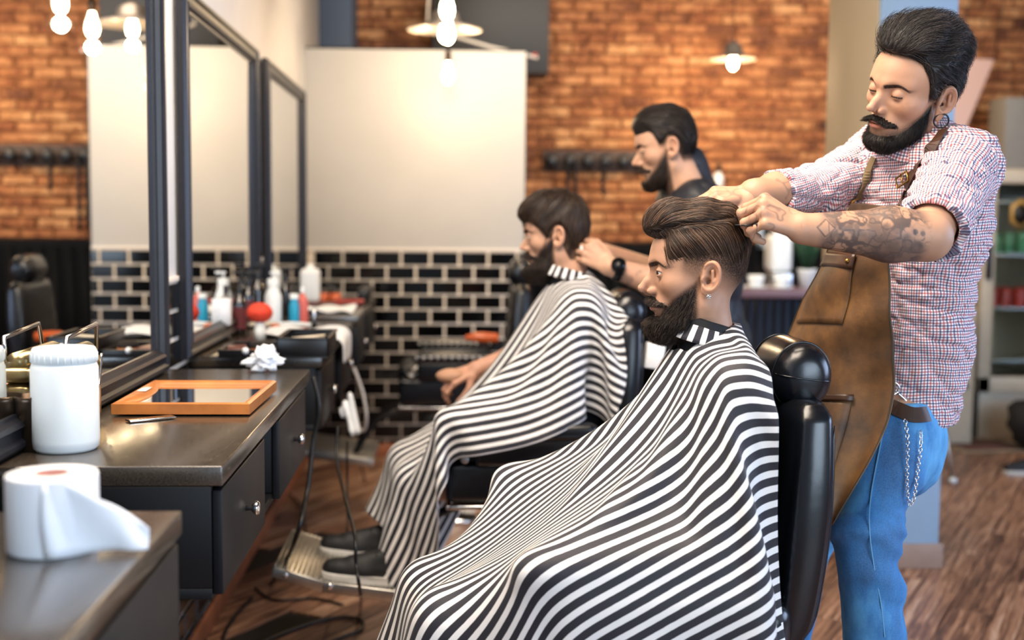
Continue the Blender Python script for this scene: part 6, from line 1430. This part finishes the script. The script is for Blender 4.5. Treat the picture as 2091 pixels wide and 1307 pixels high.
def ink4(V):
    s_ = (V-K4['ell'])@ua/La; u_ = (V-K4['ell'])@upv/0.045          # s: 0 elbow, 1 wrist; u: -1 under, 1 top
    n = hash3(V, 48); n2 = hash3(V+7, 95); n3 = hash3(V+3, 150)
    inner = sstep(0.02, 0.14, s_)*sstep(0.93, 0.84, s_)
    lines = sstep(0.17, 0.05, np.abs(n))*0.85+sstep(0.18, 0.05, np.abs(n2))*0.75
    shade = sstep(-0.30, 0.40, n+0.45*n3)*0.68
    dark = (0.80+0.2*n2)*sstep(0.25, -0.15, u_+0.55-0.9*sstep(0.05, 0.5, s_)+0.35*n)*sstep(0.72, 0.45, s_)*0.92
    skull = sstep(1.0, 0.8, np.hypot((s_-0.16)/0.09, (u_-0.25)/0.42)); eye_ = sstep(1.0, 0.6, np.hypot((s_-0.19)/0.028, (u_-0.15)/0.16))+sstep(1.0, 0.6, np.hypot((s_-0.125)/0.025, (u_-0.10)/0.14))
    m = np.clip(lines+shade, 0, 0.88)*inner; m = m*(1-0.75*skull)+0.8*eye_*inner; m = np.maximum(m, dark*inner)
    # diamond outline near the wrist
    ds, du = s_-0.865, u_-0.10; dm = np.abs(ds)/0.075+np.abs(du)/0.42; m = np.maximum(m*(dm > 1.05), sstep(0.16, 0.06, np.abs(dm-0.9))*0.8)
    m = np.maximum(m, sstep(0.05, 0.02, np.abs(ds+0.02)*10)*(dm < 0.9)*0.6)
    hand = sstep(1.02, 1.10, s_)*0.45*sstep(0.12, 0.03, np.abs(hash3(V+5, 60)))
    return np.maximum(m*0.92, hand)*(s_ > 0.02)
HLd = frame3((-0.90, -0.05, 0.42), (-0.25, -0.62, 0.74), True)
fa = fine_arm(K4['ell'], K4['wrl'], HLd, [(1.15, 1.15, 0.7), (1.1, 1.2, 0.7), (1.15, 1.25, 0.7), (1.15, 1.3, 0.7)], [(0.75, 0.45, -0.55), (0.85, 0.0, -0.55), (0.8, -0.25, -0.5)], 0.050, 0.0300, res=0.0021, skin=SK4, ink=ink4, s=1.02)
HRd = frame3((-0.93, -0.22, -0.08), (-0.1, -0.5, 0.86), False)
ink4b = lambda V: 0.35*sstep(0.14, 0.03, np.abs(hash3(V+9, 55)))
fb = fine_arm(K4['elr']*0.3+K4['wrr']*0.7+np.array([0.03, 0.03, 0.01]), K4['wrr'], HRd, [(0.35, 0.7, 0.5), (0.45, 0.75, 0.5), (0.55, 0.85, 0.5), (0.6, 0.9, 0.5)], [(0.75, 0.5, -0.45), (0.9, 0.15, -0.4), (0.9, 0.0, -0.3)], 0.038, 0.030, res=0.0023, skin=SK4, ink=ink4b)
h4 = build_head4(P4, join_meshes([(BV, BF, skin_cols(BV, SK4)), fa, fb]))
# shirt
e4 = K4['shl']+(K4['ell']-K4['shl'])*0.88; r4 = K4['elr']+(K4['wrr']-K4['elr'])*0.66; ul = nz(K4['ell']-K4['shl']); ur = nz(K4['elr']-K4['shr']); uf = nz(K4['wrr']-K4['elr'])
def shirt_parts(p):
    d0 = torso(K4, 0.012, Rt=Rt4, ch=(0.122, 0.170, 0.20), wa=(0.100, 0.140, 0.20))(p); d0 = smax(d0, -(p[:, 2]-(K4['hip'][2]-0.02)), 0.01); d0 = smin(d0, smax(el(p, K4['hip']+(-0.012, -0.01, 0.02), (0.108, 0.148, 0.15), Rt4), -(p[:, 2]-(K4['hip'][2]-0.005)), 0.01), 0.05)
    d1 = sleeve(p, K4['shl'], e4, 0.078, 0.066); d2 = smin(sleeve(p, K4['shr'], K4['elr'], 0.074, 0.062, False), sleeve(p, K4['elr'], r4, 0.060, 0.046), 0.03)
    cuff1 = smax(rc(p, e4-ul*0.045, e4+ul*0.006, 0.072, 0.071), (p-e4-ul*0.006)@ul, 0.004); cuff2 = smax(rc(p, r4-uf*0.035, r4+uf*0.004, 0.053, 0.051), (p-r4-uf*0.004)@uf, 0.004)
    return d0, smin(d1, cuff1, 0.004), smin(d2, cuff2, 0.004)
def shirt(p):
    d0, d1, d2 = shirt_parts(p); d = smin(smin(d0, d1, 0.030), d2, 0.030)
    w1 = wrinkle(p, 11, 0.0085, (0.3, 0, 1), 1.0)+wrinkle(p, 21, 0.0045, (-0.5, 0, 0.8), 5.0)
    d = d+w1
    hol = rc(p, K4['ell'], e4+ul*0.2, 0.049, 0.049); d = smax(d, -rc(p, e4-ul*0.02, e4+ul*0.1, 0.052, 0.056), 0.003); d = smax(d, -rc(p, r4-uf*0.02, r4+uf*0.1, 0.039, 0.043), 0.003)
    nk = h4.tow(np.array([[-0.004, 0, -0.045], [-0.040, 0, -0.20]])); return smax(d, -rc(p, nk[0], nk[1], 0.060, 0.066), 0.004)
V, F = mesh_sdf(shirt, (0.55, 2.15, 0.80), (1.50, 3.15, 1.66), 0.0042)
d0, d1, d2 = shirt_parts(V); w_ = np.argmin(np.stack([d0+0.0, d1, d2]), 0)
def cyl_uv(P, a, u, r):
    u = nz(u); ex = nz(np.cross(u, (0.2, 1.0, 0.1))); ey = np.cross(u, ex); q = P-a; return np.stack([np.arctan2(q@ey, -(q@ex))*r, q@u], 1)
cen = (K4['chest']+K4['waist'])/2; lat = np.array([0.35, -0.94, 0]); fwd_ = np.array([-0.94, -0.35, 0])
q_ = V-cen; uvt = np.stack([np.arctan2(q_@lat, q_@fwd_)*0.135, q_[:, 2]+0.25*q_[:, 0]*0], 1); uvl = cyl_uv(V, K4['shl'], ul, 0.068); uvr = cyl_uv(V, K4['shr'], np.where(True, nz(r4-K4['shr']), 0), 0.060)
uv = np.where((w_ == 0)[:, None], uvt, np.where((w_ == 1)[:, None], uvl, uvr)); uv = uv+np.stack([hash3(V, 16), hash3(V+9, 16)], 1)*0.004
keep = (np.ptp(w_[F], axis=1) == 0); ob = meshobj('shirt', V, F, 'gingham', P4, True, uv=uv)
# collar leaves and buttons
nk = h4.tow(np.array([[-0.012, 0, -0.110], [-0.004, 0, -0.045]])); nax = nz(nk[1]-nk[0])
ring_band(P4, 'shirt_collar', nk[0]-nax*0.012+np.array([0.004, 0, 0]), 0.090, 0.066, 0.046, nax+np.array([0.10, -0.05, 0]), 'gingham', open_a=0.26, wav=0.001, thick=0.003, a_c=PI+0.55, uvr=0.08)
ring_band(P4, 'collar_band', nk[0]-nax*0.004, 0.068, 0.064, 0.030, nax+np.array([0.10, -0.05, 0]), 'gingham', open_a=0.15, thick=0.002, a_c=PI+0.55, uvr=0.07)
for px_, py_ in ((1803, 318), (1795, 362), (1772, 412)):
    s0 = at(px_, py_, Y=2.4); dr_ = nz(s0-CAM); p_ = s0.copy()[None]
    for _ in range(60): p_ = p_+dr_*np.maximum(shirt(p_), 0.0005)[:, None]*0.8
    n_ = grad(shirt, p_)[0]; b = MB(); b.cyl(p_[0]-n_*0.001, p_[0]+n_*0.0018, 0.0062, n=18); part('button', b, 'shirt_button', ob)
def onto(f, px_, py_, off, Y0=2.2):
    s0 = at(px_, py_, Y=Y0); dr_ = nz(s0-CAM); p_ = s0.copy()[None]
    for _ in range(90): p_ = p_+dr_*np.clip(f(p_), 0.0, 0.05)[:, None]*0.8
    return p_[0]+grad(f, p_)[0]*off, grad(f, p_)[0]
def strap(f, pts, w_, mt, name, parent, off=0.004):
    P_ = [onto(f, *p, off) for p in pts]; c = [Vector(p) for p, n in P_]; ns = [n for p, n in P_]; cs_ = spline(c, 6); m_ = len(cs_)
    N = np.stack([np.interp(np.linspace(0, len(ns)-1, m_), np.arange(len(ns)), np.array(ns)[:, k]) for k in range(3)], 1); V = []
    for i, p in enumerate(cs_):
        tn_ = (cs_[min(i+1, m_-1)]-cs_[max(i-1, 0)]).normalized(); sd = np.cross(np.array(tn_), N[i]); sd = sd/np.linalg.norm(sd)
        for k in (-1, 1): V += [np.array(p)+sd*k*w_/2+N[i]*0.0, np.array(p)+sd*k*w_/2+N[i]*0.003]
    V = np.array(V); F = []
    for i in range(m_-1):
        a = i*4; b__ = a+4
        for (q0, q1) in ((0, 1), (1, 3), (3, 2), (2, 0)): F.append((a+q0, a+q1, b__+q1, b__+q0))
    return meshobj(name, V, F, mt, parent, False)
# jeans
def jeans(p):
    d = el(p, K4['hip']+np.array([-0.015, -0.01, -0.05]), (0.092, 0.135, 0.14), Rt4)
    for a, k, e in ((HL, KL, AL), (HR, KR, AR)):
        c = smin(rc(p, a, k, 0.096, 0.073), rc(p, k, e, 0.071, 0.060), 0.03); d = smin(d, c, 0.04)
    d = smax(d, p[:, 2]-(K4['hip'][2]+0.05), 0.006)
    kz = gauss(p[:, 2]-KL[2]+0.02, 0.12)+gauss(p[:, 2]-K4['hip'][2]+0.22, 0.08)
    q = p@np.array([[1, 0, 0.25], [0, 1, 0.3], [0.0, 0, 1]]); return d+0.0085*hash3(q*np.array([5, 5, 20]), 1.0)*(0.40+kz)+0.0045*hash3(q*np.array([9, 9, 40])+3, 1.0)*(0.25+kz)+0.003*hash3(p, 9)
# apron
rows = [((1738, 415, 2.66), (1845, 425, 2.50)), ((1722, 455, 2.68), (1832, 470, 2.50)), ((1690, 512, 2.71), (1815, 525, 2.50)), ((1646, 600, 2.76), (1820, 620, 2.50)), ((1606, 680, 2.80), (1825, 700, 2.51)), ((1583, 770, 2.82), (1832, 785, 2.51)), ((1580, 860, 2.80), (1816, 862, 2.49)), ((1590, 950, 2.76), (1780, 935, 2.47)), ((1628, 1030, 2.68), (1728, 1020, 2.46)), ((1642, 1045, 2.62), (1697, 1074, 2.47))]
nr, ncl = 60, 44; Lp = np.array([A_(*a) for a, _ in rows]); Rp = np.array([A_(*b__) for _, b__ in rows]); tt = np.linspace(0, len(rows)-1, nr)
def ip(A): return np.stack([np.interp(tt, np.arange(len(rows)), A[:, k]) for k in range(3)], 1)
def sm(A):
    for _ in range(6): A[1:-1] = 0.5*A[1:-1]+0.25*(A[:-2]+A[2:])
    return A
Lp, Rp = sm(ip(Lp)), sm(ip(Rp)); nrmA = nz(np.array([-0.70, -0.66, 0.10])); u = np.linspace(0, 1, ncl)
G = Lp[:, None]*(1-u[None, :, None])+Rp[:, None]*u[None, :, None]; vv = np.linspace(0, 1, nr)
bul = 0.050*np.sin(PI*u)[None]*(0.55+0.6*vv[:, None]); fold = 0.012*np.sin(u[None]*9+vv[:, None]*3.5)*sstep(0.35, 0.9, vv)[:, None]+0.007*np.sin(u[None]*17-vv[:, None]*5)*sstep(0.2, 0.8, vv)[:, None]+0.004*np.sin(vv[:, None]*40+u[None]*6)*sstep(0.1, 0.3, vv)[:, None]*sstep(0.6, 0.4, vv)[:, None]
G = G+(bul+fold)[..., None]*nrmA
for _ in range(3):                               # keep the cloth outside the shirt
    fl_ = G.reshape(-1, 3); sj = lambda p: np.minimum(shirt(p), jeans(p)); d_ = sj(fl_); m_ = d_ < 0.006; fl_[m_] += grad(sj, fl_[m_])*(0.006-d_[m_])[:, None]; G = fl_.reshape(G.shape)
ix = np.arange(nr*ncl).reshape(nr, ncl); FA = np.stack([ix[:-1, :-1], ix[1:, :-1], ix[1:, 1:], ix[:-1, 1:]], -1).reshape(-1, 4)
apron = meshobj('apron', G.reshape(-1, 3), FA, 'waxed_canvas', P4, True); q = apron.modifiers.new('s', 'SOLIDIFY'); q.thickness = 0.0022; q.offset = 0; q = apron.modifiers.new('b', 'SUBSURF'); q.levels = q.render_levels = 1
def Gs(v_, u_, off=0.0):
    a = v_*(nr-1); c_ = u_*(ncl-1); i, j = min(int(a), nr-2), min(int(c_), ncl-2); fa_, fc = a-i, c_-j
    p = (G[i, j]*(1-fa_)*(1-fc)+G[i+1, j]*fa_*(1-fc)+G[i, j+1]*(1-fa_)*fc+G[i+1, j+1]*fa_*fc); n_ = np.cross(G[i+1, j]-G[i, j], G[i, j+1]-G[i, j]); n_ = n_/np.linalg.norm(n_); n_ = n_*np.sign(n_@nrmA)
    return p+n_*off
def patch(v0, v1, u0, u1, off, mt, name, parent, n=12, m_=12, skew=0.0, puff=0.004):
    V = np.array([Gs(v0+(v1-v0)*i/(n-1)+skew*(j/(m_-1)), u0+(u1-u0)*j/(m_-1), off+puff*math.sin(PI*i/(n-1))*math.sin(PI*j/(m_-1))) for i in range(n) for j in range(m_)]); ix = np.arange(n*m_).reshape(n, m_); F = np.stack([ix[:-1, :-1], ix[1:, :-1], ix[1:, 1:], ix[:-1, 1:]], -1).reshape(-1, 4)
    o = meshobj(name, V, F, mt, parent, True); q = o.modifiers.new('s', 'SOLIDIFY'); q.thickness = 0.003; q.offset = 0; return o
pk = patch(0.235, 0.415, 0.08, 0.62, 0.004, 'waxed_canvas', 'pocket', apron, skew=-0.01, puff=0.006); patch(0.222, 0.262, 0.07, 0.63, 0.008, 'strap_leather', 'pocket_trim', pk, n=5, puff=0.0)
b = MB(); q = Gs(0.243, 0.56, 0.0105); b.sph(q, 0.0055, 12); part('rivet', b, 'brass_dark', pk)
pk = patch(0.60, 0.84, 0.12, 0.74, 0.004, 'waxed_canvas', 'pocket', apron, puff=0.008); patch(0.592, 0.612, 0.11, 0.75, 0.008, 'strap_leather', 'pocket_trim', pk, n=4, puff=0.0)
b = MB(); q = Gs(0.60, 0.20, 0.0105); b.sph(q, 0.005, 12); part('rivet', b, 'brass_dark', pk); b = MB(); b.tube([Gs(0.61+0.022*k, 0.46, 0.012) for k in range(10)], 0.0012, 5); part('stitch_line', b, 'thread', pk)
for u_ in (0.012, 0.988): b = MB(); b.tube([Gs(v_, u_, 0.0008) for v_ in np.linspace(0.02, 0.98, 40)], 0.0020, 6); part('hem', b, 'thread', apron)
shn = lambda p: np.minimum(shirt(p), rc(p, *h4.tow(np.array([[-0.004, 0, -0.045], [-0.04, 0, -0.2]])), 0.075, 0.08))
s1 = strap(shn, [(1930, 268), (1905, 300), (1880, 335), (1860, 368), (1845, 400), (1832, 432)], 0.026, 'strap_leather', 'neck_strap', apron)
s2 = strap(shn, [(1788, 322), (1776, 350), (1762, 378), (1748, 408)], 0.018, 'strap_canvas', 'neck_strap', apron)
p_, n_ = onto(shn, 1849, 369, 0.010); b = MB(); Mq = Matrix.Translation(p_) @ Vector(n_).to_track_quat('Z', 'Y').to_matrix().to_4x4() @ rotm('Z', 0.5)
b.tube([Mq @ Vector(v) for v in ((-0.017, -0.012, 0), (0.017, -0.012, 0), (0.017, 0.012, 0), (-0.017, 0.012, 0))], 0.0024, 8, closed=True); b.tube([Mq @ Vector((0, -0.012, 0)), Mq @ Vector((0, 0.014, 0.002))], 0.0018, 6); part('buckle', b, 'brass_dark', s1)
p_, n_ = onto(shn, 1742, 414, 0.012); b = MB(); b.tube([p_+np.array(v) for v in ((0.006, 0, 0.02), (-0.008, 0, 0.008), (-0.004, 0, -0.006), (-0.014, 0, -0.018), (-0.002, 0, -0.024), (0.006, 0, -0.008))], 0.0036, 8, smooth=5); part('clip', b, 'brass_dark', s2)
mat('denim_seam', '6aa8d0', 0.8)
V, F = mesh_sdf(jeans, (0.45, 2.35, 0.03), (1.25, 3.2, 1.02), 0.0065); jn = meshobj('jeans', V, F, 'denim', P4)
strap(jeans, [(1806, 855), (1800, 900), (1788, 960), (1778, 1020), (1775, 1080), (1783, 1150), (1798, 1230), (1806, 1300)], 0.0022, 'denim_seam', 'seam', jn, off=0.0004)
strap(lambda p: np.minimum(jeans(p), shirt(p)), [(1815, 828), (1835, 838), (1862, 848), (1882, 848), (1893, 846)], 0.034, 'strap_leather', 'belt', jn, off=0.003)
# key clasp and chain on the belt
p0, n0_ = onto(jeans, 1838, 822, 0.020); b = MB()
b.tube([p0+np.array([0.014*math.cos(a)-0.018, -0.002, 0.014*math.sin(a)+0.012]) for a in np.linspace(0, 2*PI, 14, endpoint=False)], 0.0030, 8, closed=True); b.tube([p0+np.array(v) for v in ((-0.008, -0.004, 0.002), (0.010, -0.006, -0.014), (0.012, -0.006, -0.030), (-0.004, -0.006, -0.032), (-0.004, -0.004, -0.014))], 0.0030, 8, smooth=4); part('belt_clasp', b, 'chrome', jn)
# chain path: hangs from the clasp beside the thigh, loops back to the rear pocket
pA, _ = onto(jeans, 1848, 858, 0.012); pB, _ = onto(jeans, 1870, 880, 0.012); pA = np.array(A_(1848, 858, pA[1]-0.015)); pB = np.array(A_(1880, 880, pA[1]+0.01)); pm = A_(1860, 1030, pA[1]-0.010); cp = spline([Vector(pA), Vector(A_(1853, 900, pA[1]-0.012)), Vector(A_(1852, 970, pA[1]-0.014)), Vector(A_(1854, 1015, pA[1]-0.012)), Vector(pm), Vector(A_(1867, 1012, pA[1]-0.008)), Vector(A_(1874, 960, pA[1]-0.004)), Vector(A_(1880, 910, pA[1]+0.0)), Vector(pB)], 12)
d_ = np.r_[0, np.cumsum([(cp[i+1]-cp[i]).length for i in range(len(cp)-1)])]; ch = empty('chain', parent=jn); nL = int(d_[-1]/0.0074)
b = MB(); b.tube([Vector((0.0054*math.cos(a), 0.0034*math.sin(a), 0)) for a in np.linspace(0, 2*PI, 12, endpoint=False)], 0.0011, 6, closed=True); lme = bpy.data.meshes.new('chain_link'); [setattr(f_, 'smooth', True) for f_ in b.bm.faces]; b.bm.to_mesh(lme); b.bm.free(); lme.materials.append(MATS['chrome'])
for k in range(nL):
    s_ = (k+0.5)/nL*d_[-1]; P_ = Vector([np.interp(s_, d_, [c[a] for c in cp]) for a in range(3)]); P2_ = Vector([np.interp(min(s_+0.003, d_[-1]), d_, [c[a] for c in cp]) for a in range(3)]); tn_ = (P2_-P_); tn_ = tn_.normalized() if tn_.length > 1e-6 else Vector((0, 0, 1))
    o = bpy.data.objects.new('chain_link', lme); COL.objects.link(o); o.parent = jn; o.location = P_; o.rotation_mode = 'QUATERNION'; o.rotation_quaternion = tn_.to_track_quat('X', 'Z') @ Quaternion((1, 0, 0), (k % 2)*1.57+0.5)
bpy.data.objects.remove(ch)
# ear gauge
ec = h4.tow(np.array([[0.002, 0.084, -0.038]]))[0]; er = h4.R; b = MB(); Mg = Matrix([[*er[0], ec[0]], [*er[1], ec[1]], [*er[2], ec[2]], [0, 0, 0, 1]]) @ rotm('Z', -0.6)
b.tube([Mg @ Vector((0.0155*math.cos(a), 0, 0.0155*math.sin(a))) for a in np.linspace(0, 2*PI, 40, endpoint=False)], 0.0019, 8, closed=True); part('ear_gauge', b, 'plastic_black', P4)
# comb in his near hand
fist = K4['wrl']+HLd@np.array([0.080, 0.0, -0.045]); r = thing('hair_comb', 'black comb held in the tattooed barber\'s near hand', 'comb', fist); b = MB(); b.box((0, 0, 0), (0.040, 0.10, 0.010), 0.003, rot=rotm('Z', 0.2)); cb = part('spine', b, 'plastic_black', r)
b = MB(); [b.box((-0.024, -0.045+k*0.004, 0), (0.018, 0.0016, 0.003), rot=rotm('Z', 0.2)) for k in range(23)]; part('teeth', b, 'plastic_black', r)
for q_, lb in ((AL, 'black shoe of the standing barber, nearer one'), (AR, 'black shoe of the standing barber, farther one')): shoe((float(q_[0])-0.05, float(q_[1]), 0.001), PI+0.15, lb, 'standing barber shoes')
